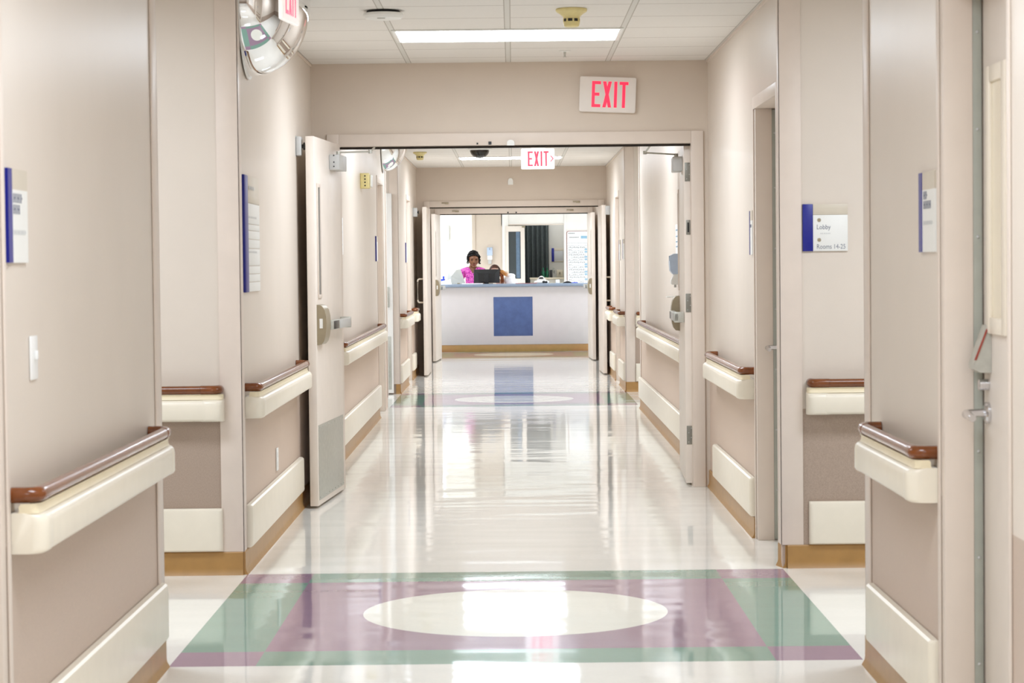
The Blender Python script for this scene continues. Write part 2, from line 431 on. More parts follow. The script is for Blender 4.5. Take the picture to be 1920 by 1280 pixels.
# wall angle under the ceiling
tn = 0
for (x0, x1, y0, y1, w) in ((XL, XL + .008, -6, X1A, 'near left wall'), (XL, XL + .008, X1B, YA, 'left wall before the near double doors'), (XL, XL + .008, YA + .16, X2A, 'left wall past the near double doors'), (XL, XL + .008, X2B, YB, 'left wall past the second side corridor'),
                            (XR - .008, XR, -6, X1RA, 'near right wall'), (XR - .008, XR, X1RB, YA, 'right wall before the near double doors'), (XR - .008, XR, YA + .16, X2RA, 'right wall past the near double doors'), (XR - .008, XR, X2RB, YB, 'right wall past the second side corridor')):
    tn += 1; bm = nb(); box(bm, x0, x1, y0, y1, CEIL - 0.016, CEIL - 0.001)
    struct('trim_%d' % tn, bm, [M_GUARD], 'thin ceiling angle along the top of the ' + w, 'trim', smooth=0)

# ------------------------------------------------------------------ cove base
def base_prof(d=0.010): return [(0, 0), (d + .012, 0), (d + .010, .004), (d + .002, .018), (d, .03), (d, .100), (d - .004, .105), (0, .105)]
def cove(name, a, b, n, label):
    """a, b plan points on the wall face; n unit plan normal into the corridor"""
    bm = nb(); a = Vector((a[0], a[1], 0)); b = Vector((b[0], b[1], 0)); n = Vector((n[0], n[1], 0))
    prism(bm, base_prof(), 0, 1, lambda u, v, d: a + (b - a) * d + n * u + Vector((0, 0, v)))
    struct(name, bm, [M_BASE], label, 'baseboard')
cove('baseboard_left', (XL, 5.465), (XL, X1A), (1, 0), 'tan vinyl base under the near left wall')
cove('baseboard_left', (XL, X1B), (XL, YA), (1, 0), 'tan vinyl base under the left wall before the near double doors')
cove('baseboard_left', (XL, YA + .16), (XL, X2A - 1.46), (1, 0), 'tan vinyl base under the left wall past the near double doors')
cove('baseboard_left', (XL, X2B), (XL, 26.16), (1, 0), 'tan vinyl base under the left wall past the second side corridor')
cove('baseboard_left', (XL, 27.14), (XL, YB), (1, 0), 'tan vinyl base under the left wall behind the far door leaf')
cove('baseboard_right', (XR, 6.42), (XR, X1RA), (-1, 0), 'tan vinyl base under the near right wall')
cove('baseboard_right', (XR, 11.285), (XR, YA), (-1, 0), 'tan vinyl base under the right wall before the near double doors')
cove('baseboard_right', (XR, YA + .16), (XR, X2RA), (-1, 0), 'tan vinyl base under the right wall past the near double doors')
cove('baseboard_right', (XR, X2RB), (XR, 25.56), (-1, 0), 'tan vinyl base under the right wall past the second side corridor')
cove('baseboard_right', (XR, 26.54), (XR, YB), (-1, 0), 'tan vinyl base under the right wall behind the far door leaf')
cove('baseboard_far', (-FAR, X1B), (XL, X1B), (0, -1), 'tan vinyl base under the far wall of the left side corridor')
cove('baseboard_far', (XR + .022, X1RB), (FAR, X1RB), (0, -1), 'tan vinyl base under the far wall with the Lobby sign')
cove('baseboard_far', (XR, X1RB + .10), (XR + .022, X1RB), (-0.94, -0.34), 'short bevelled tan base at the right side corridor corner')
cove('baseboard_far', (XR, X2RB), (FAR, X2RB), (0, -1), 'tan vinyl base at the second right side corridor corner')
cove('baseboard_far', (-1.27, X2B), (XL, X2B), (0, -1), 'tan vinyl base at the second left side corridor corner')

# ------------------------------------------------------------------ corner guards
def guard(cx, cy, sx, sy, w1, w2, label, z0=0.105):
    """wraps a wall corner at (cx, cy); sx, sy = directions the wall faces look"""
    t = 0.006; g = 0.0008
    bm = nb()
    # leg on the face that looks along x
    box(bm, cx + sx * g, cx + sx * (t + g), cy + sy * (t + g), cy - sy * w1, z0, CEIL - 0.003, 0.002)
    # leg on the face that looks along y
    box(bm, cx + sx * (t + g), cx - sx * w2, cy + sy * g, cy + sy * (t + g), z0, CEIL - 0.003, 0.002)
    o = obj('corner_guard', bm, M_GUARD); tag(o, label, 'corner guard', 'cream corner guards')
guard(XL, X1A, 1, 1, 0.11, 0.09, 'cream corner guard where the near left wall ends at the side corridor')
guard(XL, X1B, 1, -1, 0.09, 0.095, 'wide cream corner guard left of the tall blue-edged directory sign')
guard(XR, X1RA, -1, 1, 0.10, 0.09, 'cream corner guard where the near right wall ends at the side corridor')
guard(XR, X1RB, -1, -1, 0.07, 0.095, 'wide cream corner guard beside the Lobby sign')
guard(XL, X2B, 1, -1, 0.09, 0.09, 'far cream corner guard beside the white open door on the left')
guard(XR, X2RB, -1, -1, 0.09, 0.095, 'far cream corner guard at the second right side corridor')
guard(XL, X2A, 1, 1, 0.09, 0.09, 'cream corner guard at the near left corner of the second side corridor')
guard(XR, X2RA, -1, 1, 0.09, 0.09, 'cream corner guard at the near right corner of the second side corridor')

# ------------------------------------------------------------------ handrails and crash rails
BODY = [(0.004, .698), (.074, .698), (.084, .702), (.090, .711), (.090, .770), (.087, .783), (.078, .791), (.060, .795), (.004, .795)]
NECK = [(.036, .795), (.072, .795), (.068, .800), (.067, .812), (.072, .8185), (.046, .8185), (.040, .812), (.040, .800)]
GRIP = [(.008, .819), (.066, .816), (.076, .821), (.083, .831), (.083, .843), (.076, .853), (.062, .858), (.030, .858), (.014, .855), (.008, .848)]

def loft(bm, prof, a, b, n, r, zr=0.0):
    """profile along a->b; both ends turn into the wall with corner radius r"""
    a = Vector((a[0], a[1], 0)); b = Vector((b[0], b[1], 0)); n = Vector((n[0], n[1], 0)); L = (b - a).length; t = (b - a) / L
    dmax = max(p[0] for p in prof)
    st = []
    for k in range(5):
        th = PI / 2 * k / 4
        st.append((r * (1 - math.sin(th)), dmax - r * (1 - math.cos(th))))
    st = st[::-1]                       # from the end face (s=0) inward
    st = [(s, dd) for s, dd in st]
    if zr > 0:
        extra = [zr * q for q in (.05, .15, .3, .5, .75, 1.0)]
        def dep(s_): return dmax - r + math.sqrt(max(0.0, r * r - max(0.0, r - s_) ** 2))
        st = sorted({round(q, 5) for q in extra} | {round(q[0], 5) for q in st}); st = [(q, dep(q)) for q in st]
    stations = [(s, dd) for s, dd in st] + [(L - s, dd) for s, dd in st[::-1]]
    rings = []
    zc = (min(p[1] for p in prof) + max(p[1] for p in prof)) / 2
    for s, dd in stations:
        e = min(s, L - s); k = 1.0
        if zr > 0 and e < zr: k = 0.35 + 0.65 * math.sqrt(max(0.0, 1 - (1 - e / zr) ** 2))
        rings.append([bm.verts.new(a + t * s + n * min(u, max(dd - (dmax - u) * 0.9, 0.004)) + Vector((0, 0, zc + (v - zc) * k))) for u, v in prof])
    m = len(prof)
    for A, B in zip(rings, rings[1:]):
        for k in range(m): bm.faces.new((A[k], A[(k + 1) % m], B[(k + 1) % m], B[k]))
    bm.faces.new(rings[0][::-1]); bm.faces.new(rings[-1])

def rail(a, b, n, label, caps=(True, True)):
    cx, cy = (a[0] + b[0]) / 2, (a[1] + b[1]) / 2
    t = thing('handrail', label, 'handrail', (cx, cy, 0.69), 'wall handrails')
    bm = nb(); loft(bm, BODY, a, b, n, 0.034); obj('rail_body', bm, M_RAIL, t)
    bm = nb(); loft(bm, NECK, a, b, n, 0.02); obj('rail_neck', bm, M_NECK, t)
    # end returns are separate mouldings with a visible joint
    A = Vector((a[0], a[1], 0)); B = Vector((b[0], b[1], 0)); T_ = (B - A).normalized(); n3 = Vector((n[0], n[1], 0))
    zg, dg, rg = .8385, .0625, .0185
    g0, g1 = A + T_ * .098 + n3 * dg, B - T_ * .098 + n3 * dg
    bm = nb(); tube(bm, [(g0.x, g0.y, zg), (g1.x, g1.y, zg)], rg, 16); obj('grip', bm, M_GRIP, t, label='glossy brown grip tube')
    for q, s, on in ((A, 1, caps[0]), (B, -1, caps[1])):
        bm = nb(); pts = []
        for (ss, dd) in [(.0205, .002), (.0205, .030)] + [(.0205 + .030 * (1 - math.cos(PI / 2 * k / 6)), .0325 + .030 * math.sin(PI / 2 * k / 6)) for k in range(7)] + [(.097, dg)]:
            w_ = q + T_ * s * ss + n3 * dd; pts.append((w_.x, w_.y, zg))
        tube(bm, pts, .0198, 16); obj('grip_return', bm, M_GRIP, t, label='brown curved end return of the grip')
        if not on: continue
        bm = nb()
        for prof in (BODY,):
            loft(bm, [(u + 0.0012 if u > .01 else u, v + (0.0012 if v > .75 else -0.0012)) for u, v in prof], (q - T_ * s * 0.0012)[:2], (q + T_ * s * 0.105)[:2], n, 0.034)
        obj('end_cap', bm, M_RAIL, t)
    return t

CR = [(0.003, .108), (.022, .108), (.030, .114), (.032, .122), (.032, .288), (.030, .296), (.022, .302), (.003, .302)]
def crash(a, b, n, label):
    cx, cy = (a[0] + b[0]) / 2, (a[1] + b[1]) / 2
    bm = nb(); loft(bm, CR, a, b, n, 0.020)
    o = obj('crash_rail', bm, M_RAIL); tag(o, label, 'crash rail', 'low wall crash rails'); return o

L_, R_ = (1, 0), (-1, 0)
rail((XL, 5.47), (XL, 7.58), L_, 'brown and cream handrail on the near left wall')
rail((-4.2, X1B), (-1.305, X1B), (0, -1), 'handrail on the far wall of the left side corridor')
rail((XL, 10.27), (XL, 12.74), L_, 'handrail on the left wall under the tall directory sign')
rail((XL, 15.6), (XL, 20.42), L_, 'handrail on the left wall just past the open left door leaf')
rail((XL, 24.42), (XL, 26.05), L_, 'far left handrail beyond the second side corridor, before the last door')
rail((XL, 27.2), (XL, 27.72), L_, 'shortest far left handrail stub beside the far open door leaf')
rail((XR, 6.405), (XR, 7.43), R_, 'handrail on the near right wall')
rail((1.315, X1RB), (4.2, X1RB), (0, -1), 'handrail under the Lobby sign in the right side corridor')
rail((XR, 11.30), (XR, 13.36), R_, 'handrail on the right wall between the grey-edged door and the double doors')
rail((XR, 15.3), (XR, 20.6), R_, 'handrail on the right wall under the soap dispenser')
rail((XR, 24.36), (XR, 25.5), R_, 'far right handrail beyond the second side corridor')
rail((XR, 26.65), (XR, 27.6), R_, 'far right handrail stub beside the far open door leaf')
rail((1.31, X2RB), (4.2, X2RB), (0, -1), 'handrail end on the far wall of the second right side corridor')
crash((XL, 5.47), (XL, 7.76), L_, 'low cream crash rail at the foot of the near left wall')
crash((-4.2, X1B), (-1.318, X1B), (0, -1), 'low crash rail on the far wall of the left side corridor')
crash((XL, 10.26), (XL, 12.82), L_, 'low crash rail on the left wall before the open left door leaf')
crash((XL, 15.3), (XL, 20.42), L_, 'low crash rail on the left wall past the open left door leaf')
crash((XL, 24.36), (XL, 26.1), L_, 'far left low crash rail beyond the second side corridor')
crash((XL, 27.2), (XL, 27.9), L_, 'far left low crash rail stub beside the far door leaf')
crash((XR, 6.41), (XR, 7.58), R_, 'low crash rail at the foot of the near right wall')
crash((1.325, X1RB), (4.2, X1RB), (0, -1), 'low crash rail under the Lobby sign')
crash((XR, 11.30), (XR, 13.42), R_, 'low crash rail on the right wall before the double doors')
crash((XR, 15.0), (XR, 21.35), R_, 'low crash rail on the right wall past the double doors')
crash((XR, 24.36), (XR, 25.5), R_, 'far right low crash rail beyond the second side corridor')
crash((XR, 26.65), (XR, 27.7), R_, 'far right low crash rail stub beside the far door leaf')
crash((1.305, X2RB), (4.2, X2RB), (0, -1), 'low crash rail on the far wall of the second right side corridor')

# ------------------------------------------------------------------ double-door frames
def frame(Y, th, label, head_z=2.115, n=1, steps=False):
    t = thing('door_frame', label, 'door frame', ((DXL + DXR) / 2, Y, 0), 'double doorway frames')
    t['kind'] = 'structure'
    w = 0.075
    bm = nb()
    y0, y1 = Y - 0.016, Y + th + 0.016
    box(bm, DXL - w, DXL, y0, Y - .001, 0, head_z + w, 0.003); box(bm, DXR, DXR + w, y0, Y - .001, 0, head_z + w, 0.003)
    box(bm, DXL, DXR, y0, Y - .001, head_z, head_z + w, 0.003)
    obj('casing', bm, M_FRAME, t)
    bm = nb()
    box(bm, DXL - .016, DXL, Y - .001, y1, 0, head_z, 0.002); box(bm, DXR, DXR + .016, Y - .001, y1, 0, head_z, 0.002)
    box(bm, DXL, DXR, Y - .001, y1, head_z, head_z + .012, 0.002)
    obj('jamb', bm, M_FRAME, t)
    bm = nb()
    box(bm, DXL, DXR, Y + .055, Y + .075, head_z - .014, head_z - .0005, 0.001)
    obj('door_stop', bm, M_DARK, t)
    return t
fA = frame(YA, 0.16, 'cream metal frame of the near double doorway')
bm = nb(); box(bm, -.142, -.124, YA - .026, YA - .018, 2.118, 2.136); box(bm, -.215, -.205, YA - .022, YA - .018, 2.120, 2.130)
obj('latch_strike', bm, M_BLACK, fA, label='small dark latch strike on the head')
fB = frame(YB, 0.16, 'cream metal frame of the second double doorway')
bm = nb()
for x in (-.86, .82): box(bm, x - .045, x + .045, YB - .030, YB - .0165, 2.160, 2.176, .003); box(bm, x - .005, x + .045, YB - .036, YB - .0305, 2.152, 2.172, .003)
obj('closer_shoe', bm, M_BRONZE, fB)
fC = frame(YC, 0.16, 'cream metal frame of the third doorway nearest the nurse station')
bm = nb(); box(bm, -.075, -.055, YC - .026, YC - .018, 2.118, 2.138); box(bm, .045, .065, YC - .026, YC - .018, 2.118, 2.138)
obj('latch_strike', bm, M_BLACK, fC)
bm = nb()
for x in (-.83, .84): box(bm, x - .05, x + .05, YC - .030, YC - .0165, 2.150, 2.166, .003); box(bm, x - .005, x + .05, YC - .036, YC - .0305, 2.142, 2.162, .003)
obj('closer_shoe', bm, M_BRONZE, fC)

# ------------------------------------------------------------------ door leaves
def leaf(name, H, Fp, label, w_side, z1=2.095, th=0.048, lite=True, panic=True, kick=False, pull=False, closer=None, hinges=False, Lmax=None, grp='open double-door leaves'):
    """H hinge-side, Fp free-side plan points on the leaf face that looks into the opening; w_side plan normal sign"""
    H = Vector((H[0], H[1], 0)); Fp = Vector((Fp[0], Fp[1], 0)); U = (Fp - H); L = U.length; U.normalize()
    W = Vector((-U.y, U.x, 0));
    if W.x * w_side < 0: W = -W
    def P(u, w, z): return H + U * u + W * w + Vector((0, 0, z))
    MT = Matrix(((U.x, W.x, 0, H.x), (U.y, W.y, 0, H.y), (0, 0, 1, 0), (0, 0, 0, 1)))
    loc = P(L / 2, -th / 2, 0.012)
    t = thing(name, label, 'door', tuple(loc), grp); t['kind'] = 'structure'
    bm = nb(); box(bm, 0, L, -th, 0, 0.014, z1, 0.003, M=MT); obj('leaf_panel', bm, M_DOOR, t)
    if lite:
        for s in (0, 1):
            w0, w1 = (0.0005, 0.006) if s == 0 else (-th - 0.006, -th - 0.0005)
            bm = nb()
            a0, a1, b0, b1 = L - .20, L - .075, 1.20, 1.86; q = .022
            box(bm, a0, a0 + q, w0, w1, b0, b1, .001, M=MT); box(bm, a1 - q, a1, w0, w1, b0, b1, .001, M=MT)
            box(bm, a0 + q, a1 - q, w0, w1, b0, b0 + q, .001, M=MT); box(bm, a0 + q, a1 - q, w0, w1, b1 - q, b1, .001, M=MT)
            fr = obj('vision_panel', bm, M_FRAME, t)
            bm = nb(); box(bm, a0 + q, a1 - q, min(w0, w1) + .001 if s else 0.0005, max(w0, w1) - .001 if s else 0.002, b0 + q, b1 - q, M=MT); obj('pane', bm, M_GLASSD, fr)
    if panic:
        t2 = nb()
        dprof = [(.0006, .935), (.026, .938), (.040, .955), (.049, .985), (.055, 1.03), (.056, 1.06), (.053, 1.10), (.045, 1.135), (.032, 1.155), (.022, 1.162), (.0006, 1.165)]
        prism(t2, dprof, L - .19, L - .026, lambda u, v, d: P(d, u, v))
        pd = obj('panic_latch', t2, M_BRONZE, t, label='taupe rounded latch case of the push bar')
        bm = nb(); box(bm, L - .0258, L - .0248, .016, .034, 1.030, 1.085, M=MT); obj('label_plate', bm, M_SIGNW, pd)
        bm = nb(); box(bm, .06, L - .19, .034, .066, 1.016, 1.070, .006, M=MT); box(bm, .06, .085, .002, .066, 1.010, 1.076, .004, M=MT)
        pb = obj('push_bar', bm, M_STEEL, t)
        bm = nb(); box(bm, L - .42, L - .24, .0662, .0685, 1.020, 1.066, .002, M=MT); obj('touch_pad', bm, M_BLACK, pb)
        bm = nb(); box(bm, .10, L - .46, .0662, .0690, 1.018, 1.068, .002, M=MT); obj('bar_cover', bm, M_GREYPL, pb)
    if kick:
        bm = nb(); box(bm, .03, L - .03, .0005, .003, .045, .475, .0008, M=MT)
        k = obj('kick_plate', bm, M_STEEL, t)
        bm = nb()
        for q in range(9):
            for z in (.06, .46):
                ball(bm, P(.05 + q * (L - .1) / 8, .0035, z), .004, 1)
        obj('screw', bm, M_STEEL, k)
    if pull:
        bm = nb(); u = L - .085; w = -th
        tube(bm, [P(u, w - .001, .915), P(u, w - .05, .915), P(u, w - .066, .925), P(u, w - .072, .945), P(u, w - .072, 1.175), P(u, w - .066, 1.195), P(u, w - .05, 1.205), P(u, w - .001, 1.205)], .011, 10)
        obj('pull_handle', bm, M_PANEL, t)
    if closer:
        u0, u1, arm = closer
        bm = nb(); box(bm, u0, u1, .0006, .062, 1.955, 2.046, .005, M=MT); cb = obj('closer_body', bm, M_GREYPL, t)
        bm = nb()
        for z in (1.975, 2.00, 2.04): ball(bm, P(u1 + .0005, .03, z), .0045, 1, )
        obj('screw', bm, M_BLACK, cb)
        um = (u0 + u1) / 2
        p0 = P(um, .035, 2.048); pe, pf = Vector(arm[0]), Vector(arm[1])
        bm = nb(); tube(bm, [p0 - Vector((0, 0, .003)), p0 + Vector((0, 0, .022))], .013, 10); tube(bm, [p0 + Vector((0, 0, .016)), pe], .005, 8); tube(bm, [pe, pf], .006, 8); tube(bm, [pe - Vector((0, 0, .01)), pe + Vector((0, 0, .012))], .012, 10)
        obj('closer_arm', bm, M_STEEL, t)
    if hinges:
        for z0 in (1.885, 1.075, .255):
            bm = nb(); box(bm, -.0035, -.0003, -th + .004, -.006, z0, z0 + .115, .001, M=MT)
            h = obj('hinge', bm, M_HINGE, t)
            bm = nb()
            for i, z in enumerate((.015, .042, .072, .1)): ball(bm, P(-.0042, -th + (.014 if i % 2 else .030), z0 + z), .0035, 1)
            tube(bm, [P(-.007, -th - .002, z0), P(-.007, -th - .002, z0 + .115)], .0055, 8)
            obj('screw', bm, M_GREYPL, h)
        bm = nb(); box(bm, -.0028, -.0003, -th + .010, -.012, 1.555, 1.645, .001, M=MT); s = obj('edge_strike', bm, M_HINGE, t)
        bm = nb(); box(bm, -.004, -.0029, -th + .018, -.020, 1.570, 1.630, M=MT); obj('slot', bm, M_BLACK, s)
    return t

leaf('door_1', (-1.052, 13.86), (-1.126, 12.875), 'open left leaf of the near double doors, with push bar and steel kick plate', 1, kick=True, z1=2.125, closer=(.14, .44, ((-.857, 13.72, 2.074), (-.842, 13.872, 2.106))))
leaf('door_2', (1.062, 14.00), (1.098, 15.02), 'right leaf of the near double doors, swung away and seen by its hinged edge', -1, z1=2.112, hinges=True, closer=(.16, .42, ((.835, 14.20, 2.073), (.858, 14.065, 2.108))))
leaf('door_3', (-1.062, 28.93), (-1.066, 27.93), 'left leaf of the second double doors, open against the left wall', 1, pull=True, panic=False)
leaf('door_4', (1.090, 28.93), (1.105, 27.93), 'right leaf of the second double doors, open against the right wall', -1, pull=True, panic=False)
leaf('door_5', (-1.052, 32.97), (-1.100, 31.93), 'left leaf of the third doorway, push bar just left of the counter end', 1)
leaf('door_6', (1.086, 32.97), (1.115, 31.93), 'right leaf of the third doorway, push bar just right of the counter end', -1)
# white door leaf in the second left side corridor
bm = nb(); x0, x1, yy = -2.25, -1.292, X2B - .06
t = thing('door_7', 'white open door with a steel kick plate at the second left side corridor', 'door', ((x0 + x1) / 2, yy, 0.012), kind='structure')
box(bm, x0, x1, yy, yy + .045, .012, 2.15, .003); obj('leaf_panel', bm, M_WHITE, t)
bm = nb(); box(bm, x1 - .50, x1 - .02, yy - .003, yy - .0005, .05, .62, .001); obj('kick_plate', bm, M_STEEL, t)
bm = nb(); box(bm, x1 - .055, x1 - .033, yy - .018, yy - .0006, .93, 1.15, .004); obj('handle', bm, M_STEEL, t)

# wall door holders
def holder(x, y, z, s, label, dp=.055):
    t = thing('door_holder', label, 'door holder', (x, y, z), 'wall door holders')
    bm = nb(); box(bm, x + s * .001, x + s * dp, y - .05, y + .05, z - .055, z + .055, .008); obj('housing', bm, M_GREYPL, t)
    bm = nb(); box(bm, x + s * .0002, x + s * .0009, y - .054, y + .054, z - .059, z + .059); obj('mount_plate', bm, M_GREYPL, t)
    bm = nb(); lathe(bm, [(.012, s * dp), (.012, s * (dp + .009)), (.022, s * (dp + .009)), (.022, s * (dp + .018))], (x, y, z), 14, 'x'); obj('magnet', bm, M_BLACK, t)
holder(XL, 12.93, 2.07, 1, 'grey magnetic holder behind the near open left door leaf', .032)
holder(XL, 27.96, 2.03, 1, 'white magnetic holder behind the far left door leaf')
holder(XR, 27.96, 2.03, -1, 'white magnetic holder behind the far right door leaf')

# small white sensor pads on the headers
def pad(x, y, z, label, h=.034, w=.046):
    bm = nb(); prism(bm, [(-w / 2, -h / 2), (w / 2, -h / 2), (w / 2, 0)] + [(w / 2 * math.cos(a), h / 2 * math.sin(a)) for a in [PI * k / 8 for k in range(1, 8)]] + [(-w / 2, 0)], 0, .022, lambda u, v, d: Vector((x + u, y - d, z + v)))
    o = obj('wall_sensor', bm, M_WPL); tag(o, label, 'sensor')
pad(-.006, YA - .0165, 2.128, 'small white rounded sensor on the near door head')
pad(-.02, YB - .001, 2.435, 'small white box on the beige wall over the second doorway', h=.085, w=.065)

# ------------------------------------------------------------------ recessed single doors
def single_door(num, side, y0, y1, label, lite=False, lock=False, lever_far=True):
    """opening y0..y1 in a side wall; the leaf sits 0.11 back in its frame"""
    X = XL if side < 0 else XR
    s = -1 if side < 0 else 1                # outward direction
    t = thing('door_frame', 'frame of the ' + label, 'door frame', (X, (y0 + y1) / 2, 0), 'recessed single door frames'); t['kind'] = 'structure'
    h = HZ
    bm = nb()
    for ya, yb in ((y0 - .03, y0), (y1, y1 + .03)): box(bm, X - s * .006, X - s * .0005, ya, yb, 0, h + .06, .002)
    box(bm, X - s * .006, X - s * .0005, y0, y1, h, h + .06, .002)
    obj('casing', bm, M_FRAME, t)
    bm = nb()
    for ya, yb in ((y0 + .001, y0 + .015), (y1 - .05, y1 - .001)): box(bm, X, X + s * .082, ya, yb, 0, h, .002)
    for ya, yb in ((y0 + .001, y0 + .035), (y1 - .035, y1 - .001)): box(bm, X + s * .082, X + s * .14, ya, yb, 0, h, .001)
    box(bm, X, X + s * .14, y0 + .001, y1 - .05, h, h + .028, .002)
    obj('jamb', bm, M_FRAME, t)
    bm = nb(); yb = y1 - .036
    box(bm, X + s * .082, X + s * .108, yb - .012, yb, 0.005, h - .005, .002)
    sl = obj('edge_seal', bm, M_SEAL, t, label='grey metal edge seal')
    bm = nb()
    for z in (.25, .55, .85, 1.15, 1.45, 1.75, 2.02): ball(bm, (X + s * .095, yb - .0125, z), .005, 1)
    obj('screw', bm, M_GREYPL, sl)
    # the leaf
    d = thing('door_%d' % num, label, 'door', (X + s * .135, (y0 + y1) / 2, .01), 'recessed single doors'); d['kind'] = 'structure'
    xa, xb = X + s * .1105, X + s * .1505
    bm = nb(); box(bm, xa, xb, y0 + .052, y1 - .052, .01, h - .006, .003); obj('leaf_panel', bm, M_DOOR, d)
    yl = (y1 - .052 - .065) if lever_far else (y0 + .052 + .065)
    q = -1 if lever_far else 1
    bm = nb(); lathe(bm, [(.030, -s * .0005), (.030, -s * .008), (.024, -s * .013)], (xa, yl, .962), 20, 'x')
    tube(bm, [(xa - s * .01, yl, .962), (xa - s * .052, yl, .962), (xa - s * .064, yl + q * .008, .961), (xa - s * .068, yl + q * .022, .960), (xa - s * .068, yl + q * .11, .955)], [.011, .011, .012, .012, .010], 12)
    obj('lever_handle', bm, M_CHROME, d)
    if lock:
        bm = nb(); prism(bm, [(0, 1.075), (0, 1.205), (.012, 1.205), (.048, 1.10), (.048, 1.085), (.03, 1.075)], yl - .035, yl + .035, lambda u, v, k: Vector((xa - s * (u + .0005), k, v)))
        lk = obj('keypad_lock', bm, M_STEEL, d)
        bm = nb(); prism(bm, [(.0100, 1.195), (.0420, 1.110), (.0480, 1.110), (.0150, 1.195)], yl - .038, yl - .034, lambda u, v, k: Vector((xa - s * u, k, v)))
        obj('stripe', bm, M_REDST, lk)
        bm = nb(); lathe(bm, [(.016, -s * .0005), (.016, -s * .028), (.012, -s * .03)], (xa, yl, 1.04), 16, 'x'); obj('lock_cylinder', bm, M_CHROME, d)
    if lite:
        ya, ybb, za, zb, qq = y1 - .375, y1 - .135, 1.183, 1.915, .045
        bm = nb(); w0, w1 = xa - s * .0005, xa - s * .012
        box(bm, w0, w1, ya, ya + qq, za, zb, .003); box(bm, w0, w1, ybb - qq, ybb, za, zb, .003)
        box(bm, w0, w1, ya + qq, ybb - qq, za, za + qq, .003); box(bm, w0, w1, ya + qq, ybb - qq, zb - qq, zb, .003)
        fr = obj('vision_panel', bm, M_PANEL, d)
        bm = nb(); box(bm, xa - s * .0006, xa - s * .003, ya + qq, ybb - qq, za + qq, zb - qq); obj('pane', bm, M_LITE, fr)
    return d
single_door(8, 1, 5.49, 6.37, 'near right recessed door with a chrome lever, keypad lock and narrow window', lite=True, lock=True)
single_door(9, 1, 10.30, 11.25, 'right recessed door with a chrome lever, left of the Lobby sign')
single_door(10, -1, X2A - 1.42, X2A - .50, 'recessed left door before the second side corridor', lever_far=False)
single_door(11, -1, 26.2, 27.1, 'last recessed left door before the second double doors', lever_far=False)
single_door(12, 1, 25.6, 26.5, 'last recessed right door before the second double doors')
single_door(13, -1, 4.45, 5.43, 'near left doorway at the edge of the view', lever_far=False)

# ------------------------------------------------------------------ signs
def side_sign(side, y0, y1, z0, z1, label, kind='room', dark=True, th=.010):
    """plaque on a side wall: blue stripe at the reader's left, beige band on top, white field"""
    X = XL if side < 0 else XR; s = 1 if side < 0 else -1      # s: into the corridor
    L = y1 - y0
    def P(u, v, d): return Vector((X + s * (.0006 + d), (y0 + u * L) if side < 0 else (y1 - u * L), z0 + v * (z1 - z0)))
    t = thing('wall_sign', label, 'sign', tuple(P(.5, 0, 0)), 'blue-striped wall signs')
    def slab(u0, u1, v0, v1, d0, d1, m, name, lb=None):
        bm = nb(); prism(bm, [(u0, v0), (u1, v0), (u1, v1), (u0, v1)], d0, d1, lambda a, b, d: P(a, b, d)); return obj(name, bm, m, t, label=lb)
    slab(0, .20, 0, 1, 0, th, M_BLUE, 'blue_stripe')
    slab(.20, 1, 0, .78 if kind == 'room' else .74, 0, th * .8, M_SIGNW, 'text_panel')
    slab(.20, 1, .78 if kind == 'room' else .74, 1, 0, th * .8, M_SIGNB, 'header_band')
    return t, P
def scribble(t, P, rows, m=M_INK, d=.0085):
    """illegible blurred lettering: runs of short strokes"""
    for (u0, v0, n, w, hgt) in rows:
        bm = nb()
        for k in range(n):
            u = u0 + k * w
            prism(bm, [(u, v0), (u + w * .45, v0), (u + w * .45, v0 + hgt), (u, v0 + hgt)], d, d + .0006, lambda a, b, dd: P(a, b, dd))
            if k % 2 == 0: prism(bm, [(u + w * .45, v0 + hgt * .4), (u + w * .9, v0 + hgt * .4), (u + w * .9, v0 + hgt * .62), (u + w * .45, v0 + hgt * .62)], d, d + .0006, lambda a, b, dd: P(a, b, dd))
        obj('lettering', bm, m, t)
t, P = side_sign(-1, 5.475, 5.70, 1.405, 1.635, 'white room sign with blue edge above the switch on the near left wall')
scribble(t, P, [(.27, .64, 5, .09, .10), (.27, .52, 4, .09, .10)]); scribble(t, P, [(.27, .30, 7, .09, .05)], M_INKF)
t, P = side_sign(1, 6.412, 6.655, 1.410, 1.641, 'white room sign with blue edge on the near right wall by the doorway')
scribble(t, P, [(.30, .66, 3, .08, .10), (.30, .54, 6, .085, .10)]); scribble(t, P, [(.30, .34, 7, .085, .05)], M_INKF)
# tall directory
X = XL; y0, y1, z0, z1 = 10.285, 10.90, 1.27, 1.808
t = thing('directory_sign', 'tall blue-edged directory board with white slats on the left wall', 'sign', (X, (y0 + y1) / 2, z0))
bm = nb(); box(bm, X + .0008, X + .014, y0, y0 + .13, z0, z1, .003); obj('blue_stripe', bm, M_BLUE, t)
bm = nb(); box(bm, X + .0008, X + .009, y0 + .132, y1, z0, z1, .002); obj('back_panel', bm, M_SIGNB, t)
zz = [0.0, .085, .155, .225, .375, .455, .53, .585, .765, .835]
for k in range(9):
    a, b = z0 + (z1 - z0) * zz[k] + .0015, z0 + (z1 - z0) * zz[k + 1] - .0015
    bm = nb(); box(bm, X + .0092, X + .0115, y0 + .136, y1 - .006, a, b, .0006); obj('name_slat', bm, M_SIGNB if k == 8 else M_SIGNW, t)
def PD(u, v, d): return Vector((X + d, y0 + .14 + u * (y1 - y0 - .15), z0 + v * (z1 - z0)))
scribble(t, PD, [(.10, .88, 5, .10, .035), (.04, .635, 8, .09, .018), (.04, .335, 8, .09, .018)], M_INKF, d=.0118)
